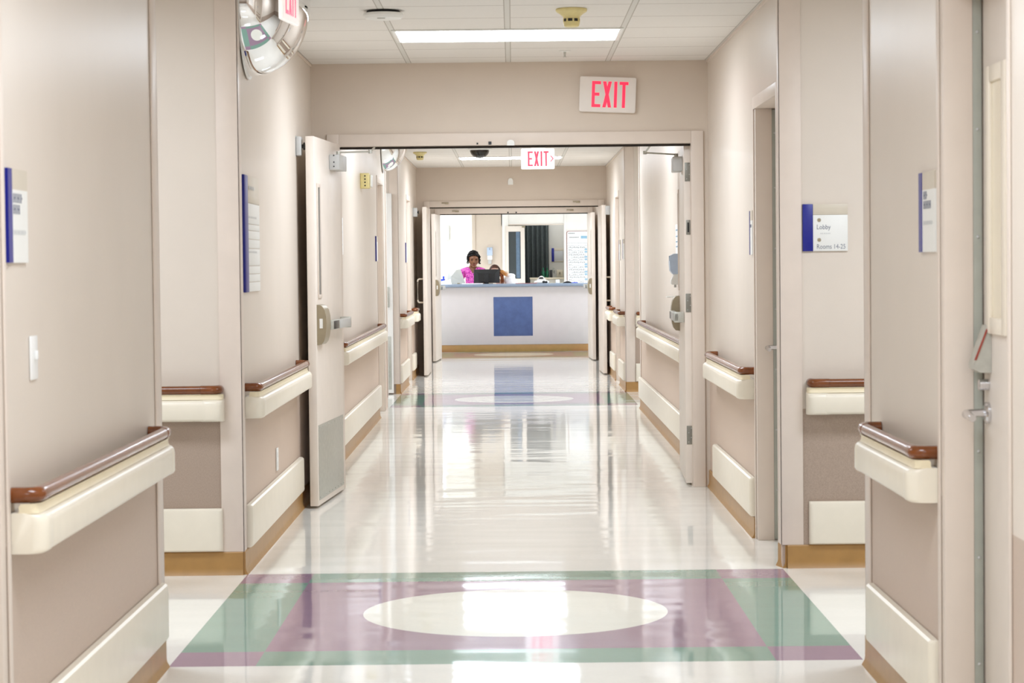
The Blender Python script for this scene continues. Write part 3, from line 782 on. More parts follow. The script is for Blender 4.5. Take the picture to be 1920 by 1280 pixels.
# Lobby sign, faces the viewer
sx0, sx1, sz0, sz1, sy = 1.304, 1.507, 1.430, 1.641, X1RB - .0008
t = thing('wall_sign', 'Lobby and Rooms 14-25 sign with a wide blue stripe, in the right side corridor', 'sign', ((sx0 + sx1) / 2, sy, sz0), 'blue-striped wall signs')
bm = nb(); box(bm, sx0, sx0 + .046, sy - .012, sy, sz0, sz1, .001); obj('blue_stripe', bm, M_BLUE, t)
bm = nb(); box(bm, sx0 + .0465, sx1, sy - .010, sy, sz0, sz1 - .049, .001); obj('text_panel', bm, M_SIGNW, t)
bm = nb(); box(bm, sx0 + .0465, sx1, sy - .010, sy, sz1 - .0485, sz1, .001); obj('header_band', bm, M_SIGNB, t)
def PL(u, v, d): return Vector((u, sy - .0103 - d, v))
bm = nb(); text_bm(bm, 'Lobby', .030, lambda u, v, d: PL(sx0 + .062 + u, sz0 + .098 + v, d), width=.86); obj('lettering', bm, M_INK, t)
bm = nb(); text_bm(bm, 'Rooms 14-25', .030, lambda u, v, d: PL(sx0 + .062 + u, sz0 + .010 + v, d), width=.80); obj('lettering', bm, M_INK, t)
scribble(t, lambda u, v, d: PL(sx0 + .08 + u * .04, sz0 + .076 + v * .05, d - .0085), [(0, 0, 6, .2, .12)], M_INKF)
for z in (.139, .050):
    bm = nb()
    for k in range(4):
        a = PI * k / 4; c, s_ = math.cos(a), math.sin(a); w, h = .009, .0022
        prism(bm, [(sx0 + .074 + c * p - s_ * q, sz0 + z + s_ * p + c * q) for p, q in ((-w, -h), (w, -h), (w, h), (-w, h))], .0, .0006 + k * .00003, lambda u, v, d: PL(u, v, d))
    obj('star_mark', bm, M_BRONZE, t)
# edge-on signs
t, P = side_sign(1, 11.292, 11.42, 1.42, 1.64, 'small white sign seen edge-on left of the grey-edged right door')
scribble(t, P, [(.25, .62, 5, .1, .07)])
side_sign(-1, 20.22, 20.45, 1.42, 1.645, 'blue-edged sign seen edge-on beside the recessed left door')
side_sign(-1, 25.86, 26.10, 1.41, 1.637, 'farthest left blue-edged sign, past the second side corridor')
side_sign(1, 25.28, 25.50, 1.41, 1.637, 'far right blue-edged sign beside the last right door')
side_sign(1, 24.42, 24.62, 1.42, 1.637, 'far right sign nearest the second side corridor corner')
def notice(side, y0, y1, z0, z1, label):
    X = XL if side < 0 else XR; s = 1 if side < 0 else -1
    t = thing('paper_sign', label, 'notice', (X, (y0 + y1) / 2, z0), 'paper notices on the walls')
    bm = nb(); box(bm, X + s * .0006, X + s * .006, y0, y1, z0, z1, .0006); obj('sheet', bm, M_PAPER, t)
    def P(u, v, d): return Vector((X + s * d, (y0 + u * (y1 - y0)) if side < 0 else (y1 - u * (y1 - y0)), z0 + v * (z1 - z0)))
    scribble(t, P, [(.12, .78, 8, .09, .06), (.12, .58, 8, .09, .05), (.12, .40, 7, .09, .05), (.12, .24, 8, .09, .05)], M_BOARDB, d=.0062)
notice(-1, 16.0, 16.32, 1.465, 1.73, 'white paper notice just past the open left door leaf')
notice(1, 16.35, 16.65, 1.44, 1.66, 'pale paper notice behind the soap dispenser on the right wall')

# plates
def plate(side, y0, y1, z0, z1, label, name='switch_plate', toggle=True):
    X = XL if side < 0 else XR; s = 1 if side < 0 else -1
    t = thing(name, label, 'switch' if toggle else 'outlet', (X, (y0 + y1) / 2, z0))
    bm = nb(); box(bm, X + s * .0006, X + s * .007, y0, y1, z0, z1, .003); obj('cover', bm, M_PLATE, t)
    yc, zc = (y0 + y1) / 2, (z0 + z1) / 2
    if toggle:
        bm = nb(); box(bm, X + s * .0072, X + s * .016, yc - .006, yc + .006, zc - .004, zc + .018, .002); obj('toggle', bm, M_PLATE, t)
    else:
        for dz in (-.025, .025):
            bm = nb(); box(bm, X + s * .0072, X + s * .009, yc - .016, yc + .016, zc + dz - .014, zc + dz + .014, .002); obj('socket', bm, M_WPL, t)
plate(-1, 5.722, 5.80, 1.107, 1.219, 'white light switch plate on the near left wall')
plate(-1, 11.58, 11.66, .336, .452, 'white outlet plate low on the left wall under the handrail', 'outlet_plate', False)

# ------------------------------------------------------------------ EXIT signs
def exit_letters(h):
    """condensed block letters of height h, as polygons per letter in (u, v)"""
    s = .115 * h; w = .34 * h; g = .10 * h
    out = []; x = 0
    out.append([[(x, 0), (x + s, 0), (x + s, h), (x, h)], [(x + s, 0), (x + w, 0), (x + w, s), (x + s, s)], [(x + s, h - s), (x + w, h - s), (x + w, h), (x + s, h)], [(x + s, h / 2 - s / 2), (x + w * .86, h / 2 - s / 2), (x + w * .86, h / 2 + s / 2), (x + s, h / 2 + s / 2)]])
    x += w + g * .8
    out.append([[(x, 0), (x + s * 1.1, 0), (x + w, h), (x + w - s * 1.1, h)], [(x + w - s * 1.1, 0), (x + w, 0), (x + s * 1.1, h), (x, h)]])
    x += w + g
    out.append([[(x, 0), (x + s, 0), (x + s, h), (x, h)]])
    x += s + g * .9
    out.append([[(x + w / 2 - s / 2, 0), (x + w / 2 + s / 2, 0), (x + w / 2 + s / 2, h - s), (x + w / 2 - s / 2, h - s)], [(x, h - s), (x + w, h - s), (x + w, h), (x, h)]])
    return out, x + w
def exit_sign(P, w, h, th, label, loc, lit=False, arrow=False, mount=None, lh=.74, uc=None, rm=M_RED):
    t = thing('exit_sign', label, 'exit sign', loc, 'red-lettered exit signs')
    bm = nb(); r = .012
    poly = []
    for cx, cy, a0 in ((w - r, h - r, 0), (r, h - r, 90), (r, r, 180), (w - r, r, 270)):
        for k in range(5):
            a = math.radians(a0 + 22.5 * k); poly.append((cx + r * math.cos(a), cy + r * math.sin(a)))
    prism(bm, poly, 0, th - .004, P); prism(bm, [((u - w / 2) * .985 + w / 2, (v - h / 2) * .975 + h / 2) for u, v in poly], th - .004, th, P)
    obj('housing', bm, M_EXITLIT if lit else M_EXITW, t)
    H = h * lh; L, W = exit_letters(H); u0 = (uc if uc is not None else w / 2) - W / 2; v0 = (h - H) / 2
    for polys in L:
        bm = nb()
        for i, p in enumerate(polys): prism(bm, [(u0 + u, v0 + v) for u, v in p], th - .001, th + .0012 + .00005 * i, P)
        obj('letter', bm, rm, t)
    if arrow:
        bm = nb(); ax = u0 + W + .014; ay = h * .50; q = H * .20
        prism(bm, [(ax, ay + q), (ax + .011, ay + q), (ax + .036, ay), (ax + .011, ay - q), (ax, ay - q), (ax + .024, ay)], th - .001, th + .0012, P)
        obj('arrow', bm, rm, t)
    if mount: mount(t)
    return t
# tilted one on the near header
ang = math.radians(-2.45)
def PE1(u, v, d):
    cx, cz = 0.5905, 2.414; uu, vv = u - .1725, v - .1075
    return Vector((cx + uu * math.cos(ang) - vv * math.sin(ang), YA - .001 - d, cz + uu * math.sin(ang) + vv * math.cos(ang)))
exit_sign(PE1, .345, .215, .045, 'EXIT sign hanging slightly askew on the beige wall over the near doorway', (.59, YA, 2.31), lh=.735, uc=.186)
# hanging one with an arrow
def PE2(u, v, d): return Vector((.092 + u, 22.55 - d, 2.322 + v))
def mount2(t):
    bm = nb(); box(bm, .19, .33, 22.555, 22.59, 2.529, CEIL - .001, .004); obj('canopy', bm, M_WPL, t)
exit_sign(PE2, .332, .205, .04, 'lit EXIT sign with an arrow hanging from the ceiling past the near doorway', (.258, 22.55, 2.322), lit=True, arrow=True, mount=mount2, lh=.72, uc=.170, rm=M_RED2)
# hanging one over the first side corridor, faces right
A = Vector((-.932, 9.28, 2.400)); B = Vector((-.893, 9.59, 2.400)); U3 = (B - A).normalized(); N3 = Vector((U3.y, -U3.x, 0)); A -= N3 * .016
def PE3(u, v, d): return A + U3 * u + Vector((0, 0, v)) + N3 * d
def mount3(t):
    bm = nb(); prism(bm, [(.10, .2055), (.22, .2055), (.22, .2205), (.10, .2205)], -.012, .012, PE3); obj('canopy', bm, M_WPL, t)
    bm = nb(); prism(bm, [(.3135, .13), (.340, .13), (.340, .20), (.3135, .20)], -.010, .006, PE3); obj('bracket', bm, M_BLACK, t)
exit_sign(PE3, .313, .205, .016, 'bright EXIT sign seen edge-on in front of the big domed mirror', tuple((A + B) / 2), lit=True, mount=mount3, lh=.72, uc=.165, rm=M_REDGLOW)

# ------------------------------------------------------------------ domed mirrors
def dome(yc, label, rx=.288, ry=.35, rz=.345):
    t = thing('convex_mirror', label, 'mirror', (XL, yc, CEIL - rz), 'quarter-dome safety mirrors')
    bm = nb(); n, m = 28, 14
    grid = []
    for i in range(m + 1):
        ph = PI / 2 * i / m          # 0 at the ceiling rim, pi/2 at the bottom
        row = []
        for k in range(n + 1):
            th = PI * k / n
            rr = math.cos(ph)
            row.append(bm.verts.new((XL + .013 + rx * rr ** 0.9 * math.sin(th), yc - ry * rr * math.cos(th), CEIL - .004 - rz * math.sin(ph))) if i < m else None)
        grid.append(row)
    pole = bm.verts.new((XL + .013, yc, CEIL - .004 - rz))
    for i in range(m - 1):
        for k in range(n): bm.faces.new((grid[i][k], grid[i][k + 1], grid[i + 1][k + 1], grid[i + 1][k]))
    for k in range(n): bm.faces.new((grid[m - 1][k], grid[m - 1][k + 1], pole))
    obj('mirror_dome', bm, M_MIRROR, t, smooth=80)
    bm = nb()
    poly = [(yc - (ry + .014) * math.cos(PI * k / 32), CEIL - .003 - (rz + .016) * math.sin(PI * k / 32)) for k in range(33)]
    prism(bm, poly, .0075, .0125, lambda u, v, d: Vector((XL + d, u, v)))
    obj('wall_flange', bm, M_WPL, t)
    return t
dome(10.545, 'large domed safety mirror high at the left side corridor corner')
dome(21.50, 'smaller-looking domed mirror seen under the near doorway head', rx=.235)

# ------------------------------------------------------------------ ceiling fittings
def light(x, y, label, m=None, w=1.18, d=.585, rot=False):
    if rot: w, d = d, w
    t = thing('ceiling_light', label, 'ceiling light', (x, y, CEIL - .008), 'recessed fluorescent ceiling lights')
    bm = nb(); q = .022; z0, z1 = CEIL - .008, CEIL - .0006
    box(bm, x - w / 2 - q, x - w / 2, y - d / 2 - q, y + d / 2 + q, z0, z1, .002); box(bm, x + w / 2, x + w / 2 + q, y - d / 2 - q, y + d / 2 + q, z0, z1, .002)
    box(bm, x - w / 2, x + w / 2, y - d / 2 - q, y - d / 2, z0, z1, .002); box(bm, x - w / 2, x + w / 2, y + d / 2, y + d / 2 + q, z0, z1, .002)
    obj('frame', bm, M_WPL, t)
    bm = nb(); box(bm, x - w / 2, x + w / 2, y - d / 2, y + d / 2, CEIL - .005, CEIL - .001)
    bm.faces.ensure_lookup_table()
    for f in bm.faces: f.material_index = 0 if f.calc_center_median().z < CEIL - .0045 else 1
    obj('diffuser', bm, [m or M_LAMP, M_WPL], t)
    return t
light(-.016, 12.235, 'long bright ceiling light just before the near double doorway')
light(-.016, 26.45, 'ceiling light glimpsed beyond the near doorway, behind the hanging EXIT sign', M_LAMPB)
light(-.016, 21.6, 'ceiling light just before the second side corridor')
light(-.016, 17.2, 'ceiling light inside the near double doors')
light(-.016, 4.75, 'ceiling light over the near corridor, before the first side corridor')
light(-.016, 1.5, 'ceiling light over the corridor at the viewpoint')
light(-.016, -2.8, 'ceiling light over the corridor behind the viewpoint')
light(-2.2, 8.62, 'ceiling light in the left side corridor', rot=False)
light(2.2, 8.58, 'ceiling light in the right side corridor')
light(-2.9, 23.1, 'ceiling light in the second left side corridor')
light(2.9, 22.8, 'ceiling light in the second right side corridor')
light(-.016, 31.0, 'ceiling light in the vestibule between the far doorways')
light(-1.9, 35.0, 'left front ceiling light over the nurse station', M_LAMPN)
light(1.9, 35.0, 'right front ceiling light over the nurse station', M_LAMPN)
light(2.1, 37.6, 'right rear ceiling light over the nurse station by the whiteboard', M_LAMPN)
light(-2.1, 37.6, 'left rear ceiling light over the nurse station', M_LAMPN)
light(-1.9, 42.0, 'ceiling light in the bright passage behind the nurse station', M_LAMPN)
M_FILLD = mat('fill_lens_dim', (250, 250, 250), 0.5, emit=(240, 246, 255), estr=5.5)
light(.70, 40.72, 'dim unseen fill light added inside the patient room behind the glass door', M_FILLD)  # added lamp, out of view, only brightens the curtain and room wall
light(-2.6, 43.0, 'second ceiling light in the bright passage behind the nurse station', M_LAMPN)

def detector(x, y, label):
    t = thing('smoke_detector', label, 'smoke detector', (x, y, CEIL - .09), 'aged yellow smoke detectors')
    z = CEIL - .0008
    bm = nb(); lathe(bm, [(.074, z), (.077, z - .006), (.074, z - .014), (.058, z - .024), (.044, z - .036), (.041, z - .042), (.041, z - .048)], (x, y, 0), 28); obj('base', bm, M_YEL, t)
    bm = nb(); lathe(bm, [(.038, z - .0482), (.038, z - .062)], (x, y, 0), 28)
    ch = obj('sensing_chamber', bm, M_BLACK, t)
    bm = nb()
    for k in range(8):
        a = 2 * PI * (k + .25) / 8; Mx = Matrix.Translation((x, y, 0)) @ Matrix.Rotation(a, 4, 'Z')
        box(bm, .0365, .0415, -.004, .004, z - .063, z - .0475, M=Mx)
    obj('grille_post', bm, M_YEL, ch)
    bm = nb(); lathe(bm, [(.041, z - .0622), (.041, z - .068), (.036, z - .084), (.028, z - .088)], (x, y, 0), 28); obj('cap', bm, M_YEL, t)
detector(.297, 11.02, 'yellowed smoke detector on the ceiling in front of the long light')
detector(-1.01, 24.9, 'yellowed smoke detector on the ceiling past the near doorway')

t = thing('ceiling_speaker', 'flat white round unit hanging just under the ceiling grid bar', 'ceiling sensor', (-.617, 11.02, CEIL - .042))
bm = nb(); lathe(bm, [(.080, CEIL - .0008), (.084, CEIL - .012)], (-.617, 11.02, 0), 20); obj('shadow_disc', bm, M_BLACK, t)  # wide black disc painted in as the shadow gap above the body
bm = nb(); lathe(bm, [(.094, CEIL - .0125), (.098, CEIL - .016), (.098, CEIL - .026), (.088, CEIL - .038), (.06, CEIL - .042)], (-.617, 11.02, 0), 32); obj('body', bm, M_WPL, t)
bm = nb(); box(bm, -.617 - .026, -.617 + .012, 11.02 - .0655, 11.02 - .0645 + .02, CEIL - .0435, CEIL - .0422); obj('slot', bm, M_STEEL, t)

t = thing('sprinkler', 'small sprinkler head on the ceiling left of the tilted EXIT sign', 'sprinkler', (.315, 13.2, CEIL - .05))
bm = nb(); lathe(bm, [(.034, CEIL - .0008), (.034, CEIL - .004), (.02, CEIL - .007)], (.315, 13.2, 0), 24); obj('escutcheon', bm, M_WPL, t)
bm = nb(); lathe(bm, [(.007, CEIL - .007), (.006, CEIL - .03), (.004, CEIL - .034), (.012, CEIL - .035), (.012, CEIL - .037)], (.315, 13.2, 0), 16); obj('head', bm, M_STEEL, t)

t = thing('security_camera', 'black dome camera on the ceiling past the near doorway', 'security camera', (-.345, 24.3, CEIL - .1))
bm = nb(); lathe(bm, [(.128, CEIL - .0008), (.128, CEIL - .012), (.112, CEIL - .018)], (-.345, 24.3, 0), 32); obj('trim_ring', bm, M_WPL, t)
bm = nb(); lathe(bm, [(.104 * math.cos(a) + .0001, CEIL - .0182 - .085 * math.sin(a)) for a in [PI / 2 * k / 10 for k in range(11)]], (-.345, 24.3, 0), 32); obj('dome', bm, mat('smoked_dome', (40, 34, 26), .12, noise=.2, nscale=18), t)

# fire alarm on the left wall
yv, zv = 18.4, 2.07
t = thing('fire_alarm', 'yellowed fire alarm horn with strobe on the left wall past the near doors', 'fire alarm', (XL, yv, zv - .06))
bm = nb(); box(bm, XL + .0008, XL + .075, yv - .07, yv + .07, zv - .062, zv + .062, .008); h = obj('housing', bm, M_YEL, t)
bm = nb(); box(bm, XL + .0002, XL + .0007, yv - .075, yv + .075, zv - .066, zv + .066); obj('mount_plate', bm, M_YEL, t)
bm = nb()
for k in range(4): box(bm, XL + .034, XL + .044, yv - .0715, yv - .0701, zv - .045 + k * .026, zv - .033 + k * .026)
obj('slot', bm, M_BLACK, h)
bm = nb(); box(bm, XL + .0755, XL + .096, yv - .05, yv + .05, zv - .05, zv + .05, .012); obj('strobe_lens', bm, M_SIGNW, t)

# hand-gel dispensers
def dispenser(x, y, z, face, label, tail=0.0, hw=.056):
    """face: plan direction it looks"""
    f = Vector((face[0], face[1], 0)); s = Vector((-f.y, f.x, 0)); o0 = Vector((x, y, 0))
    def P(u, v, d): return o0 + s * u + f * (d + .0008) + Vector((0, 0, v))
    t = thing('hand_gel_dispenser', label, 'dispenser', (x, y, z), 'wall hand-gel dispensers')
    bm = nb(); prism(bm, [(0, z), (.075, z), (.082, z + .01), (.082, z + .03), (.06, z + .075), (0, z + .075)], -hw * .88, hw * .88, lambda u, v, d: P(d, v, u)); obj('spout_housing', bm, M_WPL, t)
    bm = nb(); prism(bm, [(0, z + .0755), (.070, z + .0755), (.088, z + .10), (.092, z + .16), (.088, z + .205), (.06, z + .22), (0, z + .22)], -hw, hw, lambda u, v, d: P(d, v, u)); b = obj('cover', bm, M_DISP, t)
    bm = nb(); prism(bm, [(-.008, z + .17), (.008, z + .17), (.008, z + .205), (-.008, z + .205)], .0885, .0935, lambda u, v, d: P(u, v, d)); obj('window', bm, M_CTOP, b)
    bm = nb()
    if tail: prism(bm, [(.006, z - tail), (.05, z - tail), (.058, z - .0006), (.006, z - .0006)], -hw * .62, hw * .62, lambda u, v, d: P(d, v, u))
    else: tube(bm, [P(0, z - .0006, .05), P(0, z - .02, .05)], .009, 10)
    obj('nozzle', bm, M_GREYPL, t)
    return t
t = dispenser(XR, 16.1, 1.225, (-1, 0), 'pale blue soap dispenser on the right wall beside the door leaf')
bm = nb(); box(bm, XR - .115, XR - .0008, 16.04, 16.16, 1.135, 1.142, .003); box(bm, XR - .012, XR - .0008, 16.05, 16.15, 1.142, 1.20, .002); obj('drip_tray', bm, M_WPL, t)
dispenser(-.408, YBACK, 1.455, (0, -1), 'pale blue dispenser on the beige wall behind the nurse station', tail=.075, hw=.048)

# ------------------------------------------------------------------ nurse station
CY, CZ = 35.42, 1.066
t = thing('reception_counter', 'long nurse station counter with a blue square on its front', 'counter', (0, 35.8, 0))
bm = nb(); box(bm, -2.4, 2.4, CY, CY + .04, .115, CZ - .046, .002); obj('front_panel', bm, M_CFRONT, t)
bm = nb(); box(bm, -2.36, 2.36, CY + .006, CY + .04, 0.001, .1145, .002); obj('toe_kick', bm, M_BASE, t)
bm = nb(); box(bm, -2.44, 2.44, CY - .04, CY + .42, CZ - .045, CZ, .004); obj('transaction_top', bm, M_CTOP, t)
bm = nb(); box(bm, -.312, .300, CY - .004, CY - .0006, .250, .862, .001); obj('square_inlay', bm, M_CBLUE, t)
bm = nb(); box(bm, -2.36, 2.36, CY + .05, CY + .85, .715, .75, .003); obj('desk_top', bm, M_TERM, t)
bm = nb(); box(bm, -2.4, -2.36, CY + .041, CY + .85, 0.001, .714); box(bm, 2.36, 2.4, CY + .041, CY + .85, 0.001, .714); obj('side_panel', bm, M_CFRONT, t)
bm = nb(); box(bm, -2.36, 2.36, CY + .04, CY + .055, .75, CZ - .046); obj('back_panel', bm, M_CFRONT, t)

def PXY(x, y, Y):
    """pixel of the photograph (levelled) to a point at distance Y, for measuring"""
    return (x - 961.8) * Y / F_PX, EYE + (493 - (y + (x - 961.8) * .0108)) * Y / F_PX

# black monitor, back towards us
Ym = 35.72
mx0, mz1 = PXY(888, 505, Ym); mx1, _ = PXY(936.5, 505, Ym); mc = (mx0 + mx1) / 2
t = thing('desktop_monitor', 'black computer monitor on the counter, back turned', 'monitor', (mc, Ym, CZ))
bm = nb(); box(bm, mx0, mx1, Ym + .012, Ym + .035, CZ + .014, mz1, .004); obj('bezel', bm, M_BLACK, t)
bm = nb(); w2 = (mx1 - mx0) / 2; zc = (CZ + .014 + mz1) / 2; h2 = (mz1 - CZ - .014) / 2
r0 = [(-w2 * .97, -h2 * .96), (w2 * .97, -h2 * .96), (w2 * .97, h2 * .96), (-w2 * .97, h2 * .96)]; r1 = [(-w2 * .62, -h2 * .86), (w2 * .62, -h2 * .86), (w2 * .66, h2 * .42), (-w2 * .66, h2 * .42)]
a = [bm.verts.new((mc + u, Ym + .0118, zc + v)) for u, v in r0]; b = [bm.verts.new((mc + u, Ym - .035, zc + v)) for u, v in r1]
bm.faces.new(a); bm.faces.new(b)
for k in range(4): bm.faces.new((a[k], a[(k + 1) % 4], b[(k + 1) % 4], b[k]))
obj('back_shell', bm, M_BLACK, t, smooth=20)
bm = nb(); box(bm, mc - .035, mc + .035, Ym - .06, Ym - .0355, CZ + .008, zc + .03, .005); box(bm, mc - .10, mc + .10, Ym - .10, Ym + .10, CZ + .001, CZ + .008, .003); obj('stand', bm, M_BLACK, t)
# putty-coloured terminal, left
Yt = 35.70
t = thing('computer_terminal', 'pale grey angled terminal housing on the counter left of the woman', 'computer', (PXY(855, 520, Yt)[0], Yt, CZ))
def PT(x, y, dy): u, v = PXY(x, y, Yt); return Vector((u, Yt + dy, v))
_, zb = CZ + .001, CZ + .001
def atz(x, dy): return Vector((PXY(x, 520, Yt)[0], Yt + dy, CZ + .001))
bm = nb()
fr = [atz(846, -.02), PT(846, 518, -.02), PT(856, 505.5, -.04), PT(863.5, 504.5, -.04), atz(873, -.02)]
bk = [atz(838, .12), PT(838, 520, .12), PT(839.5, 505.8, .12), PT(862, 504.8, .10), atz(870, .12)]
va = [bm.verts.new(p) for p in fr]; vb = [bm.verts.new(p) for p in bk]
bm.faces.new(va); bm.faces.new(vb)
for k in range(5): bm.faces.new((va[k], va[(k + 1) % 5], vb[(k + 1) % 5], vb[k]))
obj('housing', bm, M_TERM, t, smooth=15)
bm = nb(); box(bm, atz(857, 0).x, atz(862, 0).x, Yt - .026, Yt - .021, CZ + .004, CZ + .02, .002); obj('port', bm, M_BRONZE, t)
# papers and small things
def slabthing(name, x0, x1, y0, y1, h, m, label, cat, z=CZ, bev=.001):
    bm = nb(); box(bm, x0, x1, y0, y1, z + .0008, z + .0008 + h, bev); o = obj(name, bm, m); tag(o, label, cat); return o
px = lambda x, Y=35.6: (x - 961.8) * Y / F_PX
bm = nb(); prism(bm, [(px(826), CZ + .0008), (px(846.5), CZ + .0008), (px(844.5), CZ + .082), (px(838), CZ + .07), (px(826), CZ + .05)], 35.56, 35.57, lambda u, v, d: Vector((u, d + (v - CZ) * .5, v)))
o = obj('paper_sheaf', bm, M_PAPER); tag(o, 'white sheaf of papers leaning at the left end of the counter', 'paper')
slabthing('paper_pad', px(866), px(905), 35.44, 35.60, .012, M_PAPER, 'flat white pad in front of the black monitor', 'paper')
t = thing('blue_cup', 'bright blue cup behind the papers at the left end', 'cup', (px(830.5), 35.72, CZ))
bm = nb(); lathe(bm, [(.030, CZ + .001), (.034, CZ + .085), (.030, CZ + .085), (.027, CZ + .01)], (px(830.5, 35.72), 35.72, 0), 20); obj('body', bm, M_BLUEP, t)
bm = nb(); lathe(bm, [(.014, CZ + .0855), (.016, CZ + .125), (.010, CZ + .130)], (px(831.5, 35.72), 35.72, 0), 14); obj('top', bm, M_BLUEP, t)
slabthing('red_folder', px(966), px(1006), 35.42, 35.56, .008, M_REDP, 'thin dull red folder on the middle of the counter', 'folder')
slabthing('tissue_box', px(1041.5), px(1048.8), 35.55, 35.62, .055, M_PAPER, 'small white cube on the right half of the counter', 'box', bev=.003)
# white domed gadget
xg = px(1015)
t = thing('desk_dispenser', 'white domed plastic gadget with a dark window on the counter', 'desk gadget', (xg, 35.6, CZ))
bm = nb(); ball(bm, (xg, 35.6, CZ + .020), .12, 3, (1.0, .45, .30)); 
for v in bm.verts: v.co.z = max(v.co.z, CZ + .001)
obj('body', bm, M_WPL, t, smooth=80)
bm = nb()
poly = [(xg - .085 + .17 * k / 16, CZ + .035 + .085 * math.sin(PI * k / 16)) for k in range(17)]
prism(bm, poly, 35.575, 35.63, lambda u, v, d: Vector((u, d, v))); obj('dome', bm, M_WPL, t)
bm = nb(); prism(bm, [(xg - .045, CZ + .072), (xg + .03, CZ + .072), (xg + .02, CZ + .097), (xg - .03, CZ + .097)], 35.570, 35.5745, lambda u, v, d: Vector((u, d, v))); obj('window', bm, M_BLACK, t)
bm = nb(); ball(bm, (xg + .035, 35.546, CZ + .024), .026, 2, (1, .35, .8)); ball(bm, (xg + .075, 35.552, CZ + .022), .020, 2, (1, .35, .9)); obj('knob', bm, M_BLACK, t)
# stapler-like arch, pens
xs = px(1064)
t = thing('stapler', 'black and white arched stapler near the right end of the counter', 'stapler', (xs, 35.58, CZ))
bm = nb(); prism(bm, [(xs - .085 + .17 * k / 10, CZ + .004 + .030 * math.sin(PI * k / 10)) for k in range(11)], 35.56, 35.60, lambda u, v, d: Vector((u, d, v + -.003))); obj('body', bm, M_BLACK, t)
bm = nb(); prism(bm, [(xs - .088 + .15 * k / 10, CZ + .006 + .036 * math.sin(PI * k / 10)) for k in range(11)] + [(xs + .062 - .15 * k / 10, CZ + .0035 + .030 * math.sin(PI * k / 10)) for k in range(11)], 35.6005, 35.625, lambda u, v, d: Vector((u, d, v))); obj('cover', bm, M_WPL, t)
bm = nb(); tube(bm, [(px(1071), 35.52, CZ + .007), (px(1083), 35.55, CZ + .007)], .006, 8); o = obj('blue_pen', bm, M_BLUEP); tag(o, 'blue pen lying at the right end of the counter', 'pen')

# back wall fittings
def px40(x, Y=YBACK): return (x - 961.8) * Y / F_PX
# column edge left of the beige wall, white jamb
bm = nb(); box(bm, px40(885.5), px40(891.8), YBACK - .03, YBACK - .001, 0, CEIL - .002, .003); struct('trim_9', bm, [M_HEAD], 'beige vertical trim at the left edge of the wall behind the woman', 'trim')
bm = nb(); box(bm, px40(942.2), px40(953.4), YBACK - .03, YBACK - .001, 0, CEIL - .002, .003); struct('trim_10', bm, [M_WHITE], 'white door post left of the sliding glass door', 'trim')
bm = nb(); box(bm, px40(1058), px40(1062), YBACK - .02, YBACK - .001, 0, CEIL - .002, .002); struct('trim_11', bm, [M_WHITE], 'white post left of the whiteboard', 'trim')
bm = nb(); box(bm, px40(953.6), px40(1058), YBACK - .022, YBACK - .001, 2.058, 2.075, .002); struct('trim_12', bm, [M_FRAME], 'sliding track over the glass room door', 'trim')
# sliding glass leaf
x0, x1 = px40(954), px40(984.3); z1 = 2.045
t = thing('sliding_door', 'sliding room door with a tall dark glass pane behind the counter', 'sliding door', ((x0 + x1) / 2, YBACK - .05, .01))
g0, g1, gz0, gz1 = px40(954.3), px40(976.4), 1.115, 1.945
bm = nb(); ya, yb = YBACK - .075, YBACK - .035
box(bm, g1, x1, ya, yb, .01, z1, .003); box(bm, x0 - .05, g1, ya, yb, gz1, z1, .003); box(bm, x0 - .05, g1, ya, yb, .01, gz0, .003); box(bm, x0 - .05, x0, ya, yb, gz0, gz1, .003)
obj('stile_frame', bm, M_DOOR, t)
bm = nb(); box(bm, x0, g1, YBACK - .062, YBACK - .052, gz0, gz1); obj('pane', bm, M_GLASSD, t)
bm = nb(); box(bm, px40(968), px40(975), YBACK - .0632, YBACK - .0622, gz0 + .01, gz1 - .005); obj('curtain_edge', bm, M_CURT2, t)
bm = nb(); box(bm, x1 - .05, x1 + .01, YBACK - .10, YBACK - .076, z1 - .03, z1, .004); obj('roller', bm, M_BRONZE, t)
# curtain inside
def curtain(x0, x1, y, z0, z1, amp, n, m, label, name='curtain'):
    bm = nb(); N_ = n * 10; rows = []
    for z in (z0, z1):
        rows.append([bm.verts.new((x0 + (x1 - x0) * k / N_, y + amp * math.sin(2 * PI * n * k / N_) * (1 + .3 * math.sin(k * .7)), z)) for k in range(N_ + 1)])
    for k in range(N_): bm.faces.new((rows[0][k], rows[0][k + 1], rows[1][k + 1], rows[1][k]))
    r = bmesh.ops.solidify(bm, geom=list(bm.faces), thickness=.004)
    o = obj(name, bm, m, smooth=60); tag(o, label, 'curtain'); return o
curtain(-.15, .645, 41.2, .02, 2.55, .035, 9, M_CURT, 'dark slate curtain drawn across the patient room')
# room sign inside
x0, x1 = px40(1034.5, 41.28), px40(1056, 41.28); zt, zb_ = 1.655, 1.41; ys = 41.299
t = thing('wall_sign', 'blue-striped sign inside the patient room beyond the sliding door', 'sign', ((x0 + x1) / 2, ys, zb_), 'blue-striped wall signs')
bm = nb(); box(bm, x0, x0 + .045, ys - .012, ys, zb_, zt, .001); obj('blue_stripe', bm, M_BLUE, t)
bm = nb(); box(bm, x0 + .0455, x1, ys - .010, ys, zb_ + .012, zt - .052, .001); obj('text_panel', bm, M_GREYPL, t)
bm = nb(); box(bm, x0 + .0455, x1, ys - .010, ys, zt - .0515, zt, .001); box(bm, x0 + .0455, x1, ys - .010, ys, zb_, zb_ + .0115, .001); obj('header_band', bm, M_SIGNB, t)
